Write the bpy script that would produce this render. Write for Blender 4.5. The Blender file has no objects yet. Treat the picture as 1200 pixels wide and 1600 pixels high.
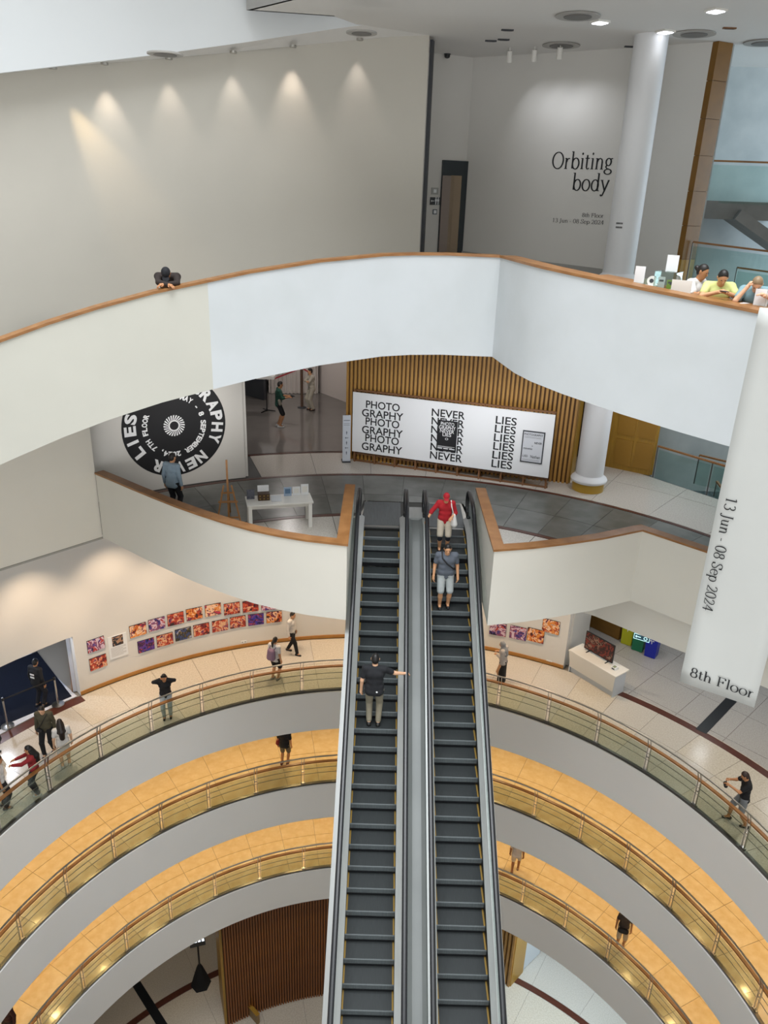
import bpy, math, random
import numpy as np
from mathutils import Vector, Matrix
random.seed(7)
SC = bpy.context.scene
COL = SC.collection
PI = math.pi

# ------------------------------------------------------------------ camera
F_PX = 1205.0
def _n(v):
    v = np.array(v, float); return v / np.linalg.norm(v)
_D = _n([-100, 2900, F_PX]); _E = _n([46, -1616, F_PX])
_Z = -_D; _Y = _n(_E - np.dot(_E, _Z) * _Z); _X = np.cross(_Y, _Z)
RM = np.array([_X, _Y, _Z])                       # camera (x right, y down, z forward) -> world
cam_d = bpy.data.cameras.new('camera')
cam = bpy.data.objects.new('camera', cam_d); COL.objects.link(cam)
cam_d.sensor_fit = 'VERTICAL'; cam_d.sensor_height = 24.0
cam_d.lens = F_PX / 1600.0 * 24.0
cam_d.clip_start = 0.05; cam_d.clip_end = 300
_r = RM @ np.array([1, 0, 0]); _u = RM @ np.array([0, -1, 0]); _b = RM @ np.array([0, 0, -1])
cam.matrix_world = Matrix([[_r[i], _u[i], _b[i], 0.0] for i in range(3)] + [[0, 0, 0, 1]])
SC.camera = cam
def ray(px, py): return RM @ _n([px - 600, py - 800, F_PX])
def atz(px, py, z): r = ray(px, py); return r * (z / r[2])
def aty(px, py, y): r = ray(px, py); return r * (y / r[1])

# ------------------------------------------------------------------ world, view, large lights
w = bpy.data.worlds.new('world'); SC.world = w; w.use_nodes = True
bg = w.node_tree.nodes['Background']
bg.inputs[0].default_value = (0.80, 0.90, 1.0, 1); bg.inputs[1].default_value = 0.35
SC.view_settings.view_transform = 'Standard'; SC.view_settings.look = 'None'
SC.view_settings.exposure = 0.0; SC.view_settings.gamma = 1.0
SC.view_settings.use_curve_mapping = False
SC.cycles.diffuse_bounces = 4
def light(name, kind, loc, energy, col=(1, 1, 1), aim=None, **kw):
    d = bpy.data.lights.new(name, kind); d.energy = energy; d.color = col
    for k, v in kw.items(): setattr(d, k, v)
    o = bpy.data.objects.new(name, d); COL.objects.link(o); o.location = loc
    if aim is not None:
        o.rotation_euler = (Vector(aim) - Vector(loc)).to_track_quat('-Z', 'Y').to_euler()
    return o
WARM = (1.0, 0.66, 0.31); SOFTWARM = (1.0, 0.78, 0.55); COOL = (0.82, 0.91, 1.0)
# daylight through the atrium roof glazing
light('skylight', 'AREA', (0, 5.5, 23.8), 10500, (0.94, 0.97, 1.0), (0, 5.5, -10), shape='RECTANGLE', size=24, size_y=24, spread=math.radians(125))
# added fill behind the viewer that lifts the lower balconies; no glazing built
light('rear_fill_light', 'AREA', (0, -6.6, -8.0), 1500, (0.97, 0.98, 1.0), (0, 10, -8.5), shape='RECTANGLE', size=18, size_y=7)
# unseen cool light added on the right, standing for daylight in the stairwell
light('stair_daylight', 'AREA', (16.5, 23.5, 0.0), 500, (0.72, 0.88, 1.0), (9, 25.5, -2), shape='RECTANGLE', size=4, size_y=7)

# ------------------------------------------------------------------ levels and axes
CX, CY = 0.14, 11.34
Z8, Z7, Z5, Z4, Z3, Z1 = -2.35, -8.2, -15.35, -19.21, -23.18, -31.0
CEIL8 = 3.77
FASCIA = 1.45
def pol(r, a, z=0.0):
    a = math.radians(a); return (CX + r * math.sin(a), CY + r * math.cos(a), z)
def on_cyl(px, py, r):
    d = ray(px, py); a = d[0]**2 + d[1]**2; b = -2 * (d[0] * CX + d[1] * CY); c = CX**2 + CY**2 - r * r
    t = (-b + math.sqrt(b * b - 4 * a * c)) / (2 * a); return d * t
def ang_of(p): return math.degrees(math.atan2(p[0] - CX, p[1] - CY))

# ------------------------------------------------------------------ materials
def lin(h):
    h = h.lstrip('#'); out = []
    for i in (0, 2, 4):
        c = int(h[i:i + 2], 16) / 255.0
        out.append(c / 12.92 if c <= 0.04045 else ((c + 0.055) / 1.055) ** 2.4)
    return out + [1.0]
MATS = {}
def mat(name, hexc, rough=0.6, metal=0.0, var=0.0, scale=6.0, stretch=(1, 1, 1), hex2=None, bump=0.0, detail=4, coat=0.0, emit=0.0, spec=0.5, alpha=None):
    if name in MATS: return MATS[name]
    m = bpy.data.materials.new(name); m.use_nodes = True; nt = m.node_tree; b = nt.nodes['Principled BSDF']
    c1 = lin(hexc); b.inputs['Base Color'].default_value = c1
    b.inputs['Roughness'].default_value = rough; b.inputs['Metallic'].default_value = metal
    b.inputs['Specular IOR Level'].default_value = spec
    b.inputs['Coat Weight'].default_value = coat
    if emit:
        b.inputs['Emission Color'].default_value = c1; b.inputs['Emission Strength'].default_value = emit
    if var or hex2 or bump:
        tc = nt.nodes.new('ShaderNodeTexCoord'); mp = nt.nodes.new('ShaderNodeMapping'); mp.inputs['Scale'].default_value = stretch
        nz = nt.nodes.new('ShaderNodeTexNoise'); nz.inputs['Scale'].default_value = scale; nz.inputs['Detail'].default_value = detail
        nt.links.new(tc.outputs['Object'], mp.inputs[0]); nt.links.new(mp.outputs[0], nz.inputs['Vector'])
        if var or hex2:
            rp = nt.nodes.new('ShaderNodeValToRGB')
            c2 = lin(hex2) if hex2 else [x * (1 - var) for x in c1[:3]] + [1]
            rp.color_ramp.elements[0].position = 0.35; rp.color_ramp.elements[1].position = 0.65
            rp.color_ramp.elements[0].color = c2; rp.color_ramp.elements[1].color = c1
            nt.links.new(nz.outputs[0], rp.inputs[0]); nt.links.new(rp.outputs[0], b.inputs['Base Color'])
        if bump:
            bp = nt.nodes.new('ShaderNodeBump'); bp.inputs['Strength'].default_value = bump; bp.inputs['Distance'].default_value = 0.02
            nt.links.new(nz.outputs[0], bp.inputs['Height']); nt.links.new(bp.outputs[0], b.inputs['Normal'])
    MATS[name] = m; return m
def glass_mat(name, tint, gloss=0.10, rough=0.02):
    m = bpy.data.materials.new(name); m.use_nodes = True; nt = m.node_tree; nt.nodes.clear()
    o = nt.nodes.new('ShaderNodeOutputMaterial'); mx = nt.nodes.new('ShaderNodeMixShader')
    t = nt.nodes.new('ShaderNodeBsdfTransparent'); t.inputs[0].default_value = lin(tint)
    g = nt.nodes.new('ShaderNodeBsdfGlossy'); g.inputs['Roughness'].default_value = rough
    lw = nt.nodes.new('ShaderNodeLayerWeight'); lw.inputs[0].default_value = .5
    pw = nt.nodes.new('ShaderNodeMath'); pw.operation = 'POWER'; pw.inputs[1].default_value = 4
    ml = nt.nodes.new('ShaderNodeMath'); ml.operation = 'MULTIPLY_ADD'; ml.inputs[1].default_value = .7; ml.inputs[2].default_value = gloss * .5
    nt.links.new(lw.outputs['Facing'], pw.inputs[0]); nt.links.new(pw.outputs[0], ml.inputs[0]); nt.links.new(ml.outputs[0], mx.inputs[0])
    nt.links.new(t.outputs[0], mx.inputs[1]); nt.links.new(g.outputs[0], mx.inputs[2]); nt.links.new(mx.outputs[0], o.inputs[0])
    MATS[name] = m; return m
M_WHITE = mat('white_paint', '#e3e5e4', 0.75, var=0.03, scale=0.6)
M_CREAM = mat('cream_paint', '#d9d6cc', 0.75, var=0.04, scale=0.6)
M_GREYWALL = mat('grey_white_paint', '#d6d4cf', 0.75, var=0.03, scale=0.7)
M_FASCIA = mat('fascia_paint', '#e3e1dd', 0.7, var=0.03, scale=0.5)
M_CEIL = mat('ceiling_paint', '#d8d6d2', 0.8, var=0.02, scale=0.5)
M_WOOD = mat('cap_wood', '#9b6d40', 0.4, hex2='#865a30', scale=3, stretch=(1, 1, 8))
M_SLAT = mat('slat_wood', '#b98c45', 0.45, hex2='#a87a36', scale=3, stretch=(6, 6, 0.5))
M_SLATBACK = mat('slat_back_wood', '#6d4a1e', 0.6, hex2='#5c3d17', scale=3)
M_DARKSLAT = mat('brown_slat_wood', '#8a5018', 0.4, hex2='#774112', scale=3, stretch=(6, 6, 0.5))
M_DARKSLATBACK = mat('brown_back_wood', '#3d2410', 0.6)
M_OCHRE = mat('ochre_wood', '#a9822f', 0.4, hex2='#98732a', scale=3, stretch=(6, 6, 0.6))
M_BROWNSTONE = mat('brown_stone', '#5a3328', 0.3, var=0.25, scale=8)
M_GREYSTONE = mat('grey_slate', '#6d6e6a', 0.28, hex2='#565853', scale=1.7, detail=8, bump=0.05)
M_GREYSTONE2 = mat('grey_slate_pale', '#7a7b77', 0.28, hex2='#5f615d', scale=1.4, detail=8, bump=0.05)
M_TERRA = mat('pale_terrazzo', '#cbc6be', 0.16, hex2='#bab4aa', scale=26, detail=6)
M_TERRA2 = mat('pale_terrazzo_warm', '#cfc8bb', 0.18, hex2='#bdb4a4', scale=20, detail=6)
M_TERRAG = mat('grey_terrazzo', '#b5b2ae', 0.18, hex2='#a4a19d', scale=26, detail=6)
M_JOINT = mat('floor_joint', '#8d877d', 0.6)
M_JOINTD = mat('floor_joint_dark', '#3d3e3c', 0.6)
M_MARBLE = mat('cream_marble', '#d9c9a8', 0.16, hex2='#cdb88f', scale=3.2, detail=8)
M_POLGREY = mat('polished_grey_floor', '#77726e', 0.10, var=0.08, scale=1.0)
M_DARKBLUE = mat('dark_blue_carpet', '#20242f', 0.12, var=0.1, scale=3)
M_STEEL = mat('brushed_steel', '#b9b7b2', 0.28, 1.0)
M_STEELD = mat('dark_steel', '#6f6d69', 0.35, 1.0)
M_ESCSTEEL = mat('escalator_steel', '#aeb0af', 0.45, 0.45, var=0.08, scale=2, stretch=(8, 1, 1))
M_ALU = mat('aluminium', '#a5a7a6', 0.38, 0.9)
M_BLACK = mat('black_rubber', '#121418', 0.35)
M_STEP = mat('step_tread', '#262b2c', 0.55, hex2='#1d2122', scale=5, stretch=(30, 1, 1), detail=3)
M_RISER = mat('step_riser', '#5e6567', 0.5, hex2='#454b4d', scale=4, stretch=(40, 1, 1), detail=3)
M_DARKMET = mat('dark_metal', '#23282a', 0.45, 0.6)
M_YELLOW = mat('step_yellow', '#84692a', 0.6)
M_GLASS = glass_mat('rail_glass', '#eaeee6')
M_CLEAR = glass_mat('clear_glass', '#f0f6f4')
M_TEAL = glass_mat('teal_glass', '#d6eae6')
M_BOARD = mat('board_white', '#e6e8ea', 0.5)
M_INK = mat('black_ink', '#15161a', 0.6)
M_INKW = mat('white_ink', '#eceef0', 0.6)
M_BANNER = mat('banner_cloth', '#bcbebb', 0.85, var=0.03, scale=1.2)
M_CONC = mat('pale_concrete', '#c4cacb', 0.7, hex2='#b2babc', scale=1.1, detail=7)
M_STAIR = mat('stair_grey', '#7c7a76', 0.55, var=0.15, scale=2)
M_PEBBLE = mat('dark_pebbles', '#3a4447', 0.6, hex2='#6b7679', scale=14)
M_FURN = mat('furniture_white', '#e2e0da', 0.4)
M_FRAMEWOOD = mat('frame_wood', '#7d5636', 0.5, var=0.2, scale=5)
M_EASEL = mat('easel_wood', '#b07c47', 0.5, var=0.2, scale=5)
M_DKGREY = mat('dark_grey_panel', '#3b3d42', 0.6)
M_FABRICW = mat('white_curtain', '#d5cdc6', 0.8)

# ------------------------------------------------------------------ mesh helpers
def tag(o, label=None, cat=None, group=None, kind=None):
    if label: o['label'] = label
    if cat: o['category'] = cat
    if group: o['group'] = group
    if kind: o['kind'] = kind
    return o
def obj(name, me, parent=None, m=None):
    o = bpy.data.objects.new(name, me); COL.objects.link(o)
    if m is not None and not me.materials: me.materials.append(m)
    if parent is not None: o.parent = parent
    return o
def empty(name, loc=(0, 0, 0), rz=0.0):
    o = bpy.data.objects.new(name, None); COL.objects.link(o); o.location = loc; o.rotation_euler = (0, 0, rz)
    o.empty_display_size = 0.2; return o
class MB:
    def __init__(s): s.v = []; s.f = []; s.mi = []; s.cur = 0
    def add(s, vs, fs):
        b = len(s.v); s.v += [tuple(map(float, p)) for p in vs]; s.f += [tuple(i + b for i in f) for f in fs]; s.mi += [s.cur] * len(fs); return s
    def box(s, c, d, rz=0.0, rot=None):
        x, y, z = d[0] / 2, d[1] / 2, d[2] / 2
        vs = [Vector((sx * x, sy * y, sz * z)) for sx in (-1, 1) for sy in (-1, 1) for sz in (-1, 1)]
        R = rot if rot is not None else Matrix.Rotation(rz, 3, 'Z')
        vs = [R @ p + Vector(c) for p in vs]
        return s.add(vs, [(0, 1, 3, 2), (4, 6, 7, 5), (0, 4, 5, 1), (2, 3, 7, 6), (0, 2, 6, 4), (1, 5, 7, 3)])
    def bar(s, a, b, wd, th, up=(0, 0, 1)):
        a, b, up = Vector(a), Vector(b), Vector(up); d = (b - a).normalized()
        sx = d.cross(up)
        if sx.length < 1e-4: sx = d.cross(Vector((1, 0, 0)))
        sx.normalize(); sy = sx.cross(d).normalized(); vs = []
        for p in (a, b):
            for i, j in ((-1, -1), (1, -1), (1, 1), (-1, 1)): vs.append(p + sx * (i * wd / 2) + sy * (j * th / 2))
        return s.add(vs, [(3, 2, 1, 0), (4, 5, 6, 7), (0, 1, 5, 4), (1, 2, 6, 5), (2, 3, 7, 6), (3, 0, 4, 7)])
    def tube(s, pts, r, n=8, caps=True, closed=False):
        pts = [Vector(p) for p in pts]; rs = r if isinstance(r, (list, tuple)) else [r] * len(pts); N = len(pts); b = []
        prev = None
        for i, p in enumerate(pts):
            if closed: d = pts[(i + 1) % N] - pts[i - 1]
            else: d = pts[min(i + 1, N - 1)] - pts[max(i - 1, 0)]
            d.normalize()
            if prev is None:
                u = d.cross(Vector((0, 0, 1)))
                if u.length < 1e-3: u = d.cross(Vector((1, 0, 0)))
            else: u = prev - d * prev.dot(d)
            u.normalize(); prev = u; v = d.cross(u)
            b += [p + (u * math.cos(2 * PI * k / n) + v * math.sin(2 * PI * k / n)) * rs[i] for k in range(n)]
        fs = []
        for i in range(N if closed else N - 1):
            j = (i + 1) % N
            for k in range(n): fs.append((i * n + k, i * n + (k + 1) % n, j * n + (k + 1) % n, j * n + k))
        if caps and not closed: fs += [tuple(range(n - 1, -1, -1)), tuple((N - 1) * n + k for k in range(n))]
        return s.add(b, fs)
    def lathe(s, c, prof, n=24):
        vs = []; fs = []
        for (r, z) in prof: vs += [(c[0] + r * math.cos(2 * PI * k / n), c[1] + r * math.sin(2 * PI * k / n), c[2] + z) for k in range(n)]
        for i in range(len(prof) - 1):
            for k in range(n): fs.append((i * n + k, i * n + (k + 1) % n, (i + 1) * n + (k + 1) % n, (i + 1) * n + k))
        fs += [tuple(range(n - 1, -1, -1)), tuple((len(prof) - 1) * n + k for k in range(n))]
        return s.add(vs, fs)
    def sector(s, r0, r1, a0, a1, z0, z1, n=4, c=True):
        """solid ring sector between two radii, angles in degrees, about the atrium axis (c) or the origin"""
        ox, oy = (CX, CY) if c else (0, 0); vs = []
        for i in range(n + 1):
            a = math.radians(a0 + (a1 - a0) * i / n); sn, cs = math.sin(a), math.cos(a)
            for (r, z) in ((r0, z0), (r1, z0), (r1, z1), (r0, z1)): vs.append((ox + r * sn, oy + r * cs, z))
        fs = []
        for i in range(n):
            for k in range(4): fs.append((i * 4 + k, i * 4 + (k + 1) % 4, i * 4 + 4 + (k + 1) % 4, i * 4 + 4 + k))
        fs += [(3, 2, 1, 0), tuple(n * 4 + k for k in range(4))]
        return s.add(vs, fs)
    def quad(s, a, b, c, d): return s.add([a, b, c, d], [(0, 1, 2, 3)])
    def prism(s, poly, z0, z1):
        from mathutils.geometry import tessellate_polygon
        tri = tessellate_polygon([[Vector((p[0], p[1], 0)) for p in poly]]); n = len(poly)
        vs = [(p[0], p[1], z1) for p in poly] + [(p[0], p[1], z0) for p in poly]
        fs = [tuple(t) for t in tri] + [tuple(i + n for i in t[::-1]) for t in tri] + [(i, (i + 1) % n, (i + 1) % n + n, i + n) for i in range(n)]
        return s.add(vs, fs)
    def mesh(s, name, mats=None, smooth=False, bevel=None):
        me = bpy.data.meshes.new(name); me.from_pydata(s.v, [], s.f)
        for m in (mats or []): me.materials.append(m)
        if mats and len(mats) > 1: me.polygons.foreach_set('material_index', s.mi)
        if smooth: me.polygons.foreach_set('use_smooth', [True] * len(me.polygons))
        import bmesh as _bm
        b = _bm.new(); b.from_mesh(me); _bm.ops.recalc_face_normals(b, faces=b.faces); b.to_mesh(me); b.free()
        me.update(); return me
    def build(s, name, m, parent=None, smooth=False):
        return obj(name, s.mesh(name, m if isinstance(m, list) else [m], smooth), parent)
def struct(name, mb, m, label, cat, parent=None, smooth=False):
    o = mb.build(name, m, parent, smooth)
    return tag(o, label, cat, kind='structure')
def arc_pts(r, a0, a1, z, n): return [pol(r, a0 + (a1 - a0) * i / n, z) for i in range(n + 1)]
def smooth_edges(o, deg=35):
    o.data.polygons.foreach_set('use_smooth', [True] * len(o.data.polygons))
    o.data.set_sharp_from_angle(angle=math.radians(deg))
    return o

# ------------------------------------------------------------------ lettering
THK, THN = 0.09, 0.038
def A(cx, cy, rx, ry, a0, a1, n=20):
    return [(cx + rx * math.cos(math.radians(a0 + (a1 - a0) * i / n)), cy + ry * math.sin(math.radians(a0 + (a1 - a0) * i / n))) for i in range(n + 1)]
def stem(x, y0, y1): return [(x, y0), (x, y1)]
def sf(x, y, hw=0.085): return ('s', x, y, hw)
SERIF = {
 'O': (0.74, [A(.37, .33, .30, .325, 0, 360, 32)]),
 'r': (0.37, [stem(.11, 0, .43), [(.13, .28), (.17, .37), (.24, .42), (.31, .40)], sf(.11, .012), sf(.07, .42, .05)]),
 'b': (0.52, [stem(.10, .02, .69), A(.28, .215, .18, .215, 0, 360, 24), sf(.06, .68, .05)]),
 'i': (0.26, [stem(.13, 0, .43), sf(.13, .012), sf(.09, .42, .05), ('d', .12, .60, .05)]),
 't': (0.31, [stem(.13, .07, .55), [(.13, .09), (.16, .02), (.22, .01), (.28, .05)], [(.02, .425), (.27, .425)]]),
 'n': (0.54, [stem(.12, 0, .43), [(.13, .29), (.19, .39), (.28, .43), (.37, .38), (.40, .29), (.40, 0)], sf(.12, .012), sf(.40, .012), sf(.08, .42, .05)]),
 'g': (0.47, [A(.21, .29, .135, .14, 0, 360, 20), A(.22, -.085, .185, .10, 0, 360, 20), [(.13, .17), (.09, .10), (.14, .04), (.28, .015)], [(.30, .38), (.36, .42), (.43, .42)]]),
 'o': (0.50, [A(.25, .215, .20, .22, 0, 360, 24)]),
 'd': (0.53, [stem(.40, 0, .69), A(.24, .215, .18, .215, 0, 360, 24), sf(.44, .012, .06), sf(.36, .68, .05)]),
 'y': (0.50, [[(.07, .42), (.26, .02)], [(.43, .42), (.26, .02), (.17, -.16), (.09, -.19)], sf(.07, .42, .075), sf(.43, .42, .06), ('d', .08, -.16, .04)]),
 '8': (0.50, [A(.25, .49, .145, .15, 0, 360, 20), A(.25, .17, .18, .175, 0, 360, 22)]),
 'h': (0.54, [stem(.12, 0, .69), [(.13, .29), (.19, .39), (.28, .43), (.37, .38), (.40, .29), (.40, 0)], sf(.12, .012), sf(.40, .012), sf(.08, .68, .05)]),
 'F': (0.56, [stem(.15, 0, .66), [(.06, .645), (.50, .645)], [(.15, .34), (.38, .34)], stem(.495, .52, .64), stem(.385, .27, .42), sf(.15, .012, .11), sf(.13, .645, .09)]),
 'l': (0.26, [stem(.13, 0, .69), sf(.13, .012), sf(.09, .68, .05)]),
 '1': (0.50, [stem(.26, 0, .65), [(.12, .58), (.26, .65)], sf(.26, .012, .11)]),
 '3': (0.50, [A(.23, .50, .15, .15, 150, -80, 16), A(.22, .17, .19, .18, 85, -150, 18)]),
 'J': (0.36, [[(.20, .65), (.20, .06), (.16, -.09), (.08, -.14), (.02, -.10)], sf(.20, .645, .10), ('d', .03, -.09, .045)]),
 'u': (0.54, [[(.12, .42), (.12, .13), (.16, .03), (.25, .005), (.34, .06), (.40, .13)], stem(.40, 0, .43), sf(.08, .42, .05), sf(.36, .42, .05), sf(.44, .012, .06)]),
 '-': (0.34, [('b', .05, .20, .25, .245)]),
 '0': (0.50, [A(.25, .325, .19, .33, 0, 360, 26)]),
 'S': (0.52, [[(.44, .50), (.41, .60), (.30, .66), (.18, .65), (.10, .56), (.11, .47), (.22, .37), (.36, .29), (.43, .19), (.40, .07), (.28, 0), (.16, .01), (.08, .08), (.07, .17)], stem(.445, .46, .65), stem(.065, .02, .20)]),
 'e': (0.45, [A(.235, .215, .19, .22, 8, 322, 22), [(.07, .245), (.42, .245)]]),
 'p': (0.53, [stem(.12, -.2, .43), A(.29, .215, .18, .215, 0, 360, 24), sf(.12, -.19), sf(.08, .42, .05)]),
 '2': (0.50, [[(.08, .50), (.12, .60), (.23, .655), (.36, .61), (.41, .50), (.37, .36), (.22, .17), (.07, .03)], [(.06, .03), (.42, .03), (.45, .15)]]),
 '4': (0.50, [stem(.34, 0, .65), [(.34, .65), (.04, .22), (.47, .22)]]),
 ' ': (0.24, []),
}
def serif_geom(text):
    """2-D faces of a line of serif type: list of polygons, and the width (em)"""
    x = 0; polys = []
    for ch in text:
        adv, strokes = SERIF[ch]
        for s in strokes:
            if s and s[0] == 's': _, sx, sy, hw = s; polys.append([(x + sx - hw, sy - .013), (x + sx + hw, sy - .013), (x + sx + hw, sy + .013), (x + sx - hw, sy + .013)]); continue
            if s and s[0] == 'd': _, sx, sy, r = s; polys.append([(x + sx + r * math.cos(k * PI / 5), sy + r * math.sin(k * PI / 5)) for k in range(10)]); continue
            if s and s[0] == 'b': _, a, b, c, d = s; polys.append([(x + a, b), (x + c, b), (x + c, d), (x + a, d)]); continue
            P = [Vector(p) for p in s]; L = []; R = []; n = len(P); cl = (P[0] - P[-1]).length < 1e-4
            for i in range(n):
                if cl and i in (0, n - 1): d = P[1] - P[n - 2]
                else: d = P[min(i + 1, n - 1)] - P[max(i - 1, 0)]
                d.normalize(); wd = THN + (THK - THN) * abs(d.y) ** 1.6; nn = Vector((-d.y, d.x)) * wd / 2
                L.append(P[i] + nn); R.append(P[i] - nn)
            for i in range(n - 1): polys.append([(x + q.x, q.y) for q in (L[i], R[i], R[i + 1], L[i + 1])])
        x += adv
    return polys, x
_fc = {}
def sans_geom(text, bold=0.0, space=1.0):
    key = (text, bold, space)
    if key in _fc: return _fc[key]
    c = bpy.data.curves.new('lettering', 'FONT'); c.body = text; c.size = 1.0; c.offset = bold; c.space_character = space; c.resolution_u = 4
    o = bpy.data.objects.new('lettering', c); COL.objects.link(o)
    dg = bpy.context.evaluated_depsgraph_get(); me = o.evaluated_get(dg).to_mesh()
    V = [v.co.copy() for v in me.vertices]
    polys = [[(V[i].x, V[i].y) for i in p.vertices] for p in me.polygons]
    xs = [v.x for v in V] or [0]; ys = [v.y for v in V] or [0]
    o.to_mesh_clear(); bpy.data.objects.remove(o); bpy.data.curves.remove(c)
    _fc[key] = (polys, min(xs), max(xs), min(ys), max(ys)); return _fc[key]
def put_polys(mb, polys, fn):
    for p in polys: mb.add([fn(u, v) for u, v in p], [tuple(range(len(p)))])
def sans_box(mb, text, fn, u0, v0, u1, v1, bold=0.0):
    """fit a word into the rectangle u0..u1, v0..v1 of a surface fn(u, v)"""
    polys, a, b, c, d = sans_geom(text, bold)
    sx = (u1 - u0) / max(b - a, 1e-6); sy = (v1 - v0) / max(d - c, 1e-6)
    put_polys(mb, polys, lambda x, y: fn(u0 + (x - a) * sx, v0 + (y - c) * sy))
def serif_line(mb, text, fn, u, v, size, align='l', sx=1.0):
    polys, wd = serif_geom(text); off = {'l': 0, 'r': -wd * size * sx, 'c': -wd * size * sx / 2}[align]
    put_polys(mb, polys, lambda x, y: fn(u + off + x * size * sx, v + y * size))
def chp(o, root): o.parent = root; o.matrix_parent_inverse = Matrix.Translation(Vector(root.location)).inverted(); return o
def serif_words(name, text, fn, u, v, size, align, sx, parent):
    tot = serif_geom(text)[1]; x0 = {'l': 0, 'r': -tot, 'c': -tot / 2}[align]; parts = text.split(' ')
    for i, w_ in enumerate(parts):
        mb = MB(); polys, wd = serif_geom(w_); put_polys(mb, polys, lambda x, y: fn(u + (x0 + x) * size * sx, v + y * size)); chp(flat(mb, name, M_INK, None), parent); x0 += wd + SERIF[' '][0]
def flat(mb, name, m, parent):
    me = bpy.data.meshes.new(name); me.from_pydata(mb.v, [], mb.f); me.materials.append(m); me.update()
    return obj(name, me, parent)

# ================================================================== STRUCTURE
# ---- enclosing shell of the building (mostly out of view) with the roof glazing opening
def plane_wall(name, pts, z0, z1, m, label, cat='wall'):
    mb = MB()
    for a, b in zip(pts[:-1], pts[1:]): mb.quad((a[0], a[1], z0), (b[0], b[1], z0), (b[0], b[1], z1), (a[0], a[1], z1))
    return struct(name, mb, m, label, cat)
mb = MB(); X0, X1, Y0, Y1 = -19, 19, -7, 40
for a, b in (((X0, Y0), (X1, Y0)), ((X1, Y0), (X1, Y1)), ((X1, Y1), (X0, Y1)), ((X0, Y1), (X0, Y0))):
    mb.quad((a[0], a[1], Z1 - .3), (b[0], b[1], Z1 - .3), (b[0], b[1], 24), (a[0], a[1], 24))
struct('wall_outer', mb, M_GREYWALL, 'plain outer walls enclosing the building around the atrium', 'wall')
mb = MB()
for (a, b, c, d) in ((X0, -12, Y0, Y1), (12, X1, Y0, Y1), (-12, 12, Y0, -6.5), (-12, 12, 17.5, Y1)):
    mb.quad((a, c, 24), (b, c, 24), (b, d, 24), (a, d, 24))
struct('ceiling_roof', mb, M_CEIL, 'white roof deck around the glazed atrium skylight', 'ceiling')

# ---- level 1 floor
floor1 = struct('floor', MB().prism([(X0, Y0), (X1, Y0), (X1, Y1), (X0, Y1)], Z1 - .3, Z1 - .012), M_JOINT, 'pale tiled ground floor at the bottom of the atrium', 'floor')
def clip_tile(r0, r1, a0, a1, clip):
    """outline of a ring-sector tile with corners beyond the slab edge pulled back to it; None if outside"""
    out = []; n = 10
    for i in range(n + 1): out.append(pol(r0, a0 + (a1 - a0) * i / n)[:2])
    for i in range(n + 1): out.append(pol(r0 + (r1 - r0) * i / n, a1)[:2])
    for i in range(n + 1): out.append(pol(r1, a1 + (a0 - a1) * i / n)[:2])
    for i in range(n + 1): out.append(pol(r1 + (r0 - r1) * i / n, a0)[:2])
    ins = [y > clip(x) for x, y in out]
    if all(ins): return 'all'
    if sum(ins) < 4: return None
    q = [(x, y if k else clip(x)) for (x, y), k in zip(out, ins)]; res = []
    for p in q:
        if not res or (abs(p[0] - res[-1][0]) + abs(p[1] - res[-1][1])) > 1e-3: res.append(p)
    return res
def polar_tiles(parent, r0, r1, a0, a1, da, off, z, m, th=0.012, gap=0.012, skip=None, clip=None):
    """ring-sector floor tiles that share one mesh, each an object turned about the atrium axis"""
    ga = math.degrees(gap / ((r0 + r1) / 2)); me = None; k0 = math.ceil((a0 - off) / da); k1 = math.floor((a1 - off) / da)
    for k in range(k0, k1):
        a = off + k * da
        if skip and skip(a + da / 2): continue
        if clip:
            c = clip_tile(r0 + gap / 2, r1 - gap / 2, a + ga / 2, a + da - ga / 2, clip)
            if c is None: continue
            if c != 'all':
                tp = MB().prism(c, z - th, z).build('tile', random.choice(m), parent); continue
        if me is None:
            me = MB().sector(r0 + gap / 2, r1 - gap / 2, ga / 2, da - ga / 2, -th, 0, 3, c=False).mesh('tile', [m[0]])
            mes = [me]
            for mm in m[1:]:
                q = me.copy(); q.materials.clear(); q.materials.append(mm); mes.append(q)
        o = obj('tile', random.choice(mes), parent); o.location = (CX, CY, z); o.rotation_euler = (0, 0, -math.radians(a))
polar_tiles(floor1, 8.5, 10.7, -60, 62, 9.23, 4, Z1, [M_TERRA2])
polar_tiles(floor1, 10.7, 13.0, -60, 62, 9.23, 4, Z1, [M_TERRA2])
polar_tiles(floor1, 13.3, 16.0, -60, 62, 9.23, 4, Z1, [M_TERRA])
polar_tiles(floor1, 4.0, 8.5, -60, 62, 18.46, 4, Z1, [M_TERRA2])
struct('trim_1', MB().sector(13.02, 13.28, -60, 62, Z1 - .01, Z1 + .002, 60), M_BROWNSTONE, 'curved brown stone band set into the ground floor', 'floor band')

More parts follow.
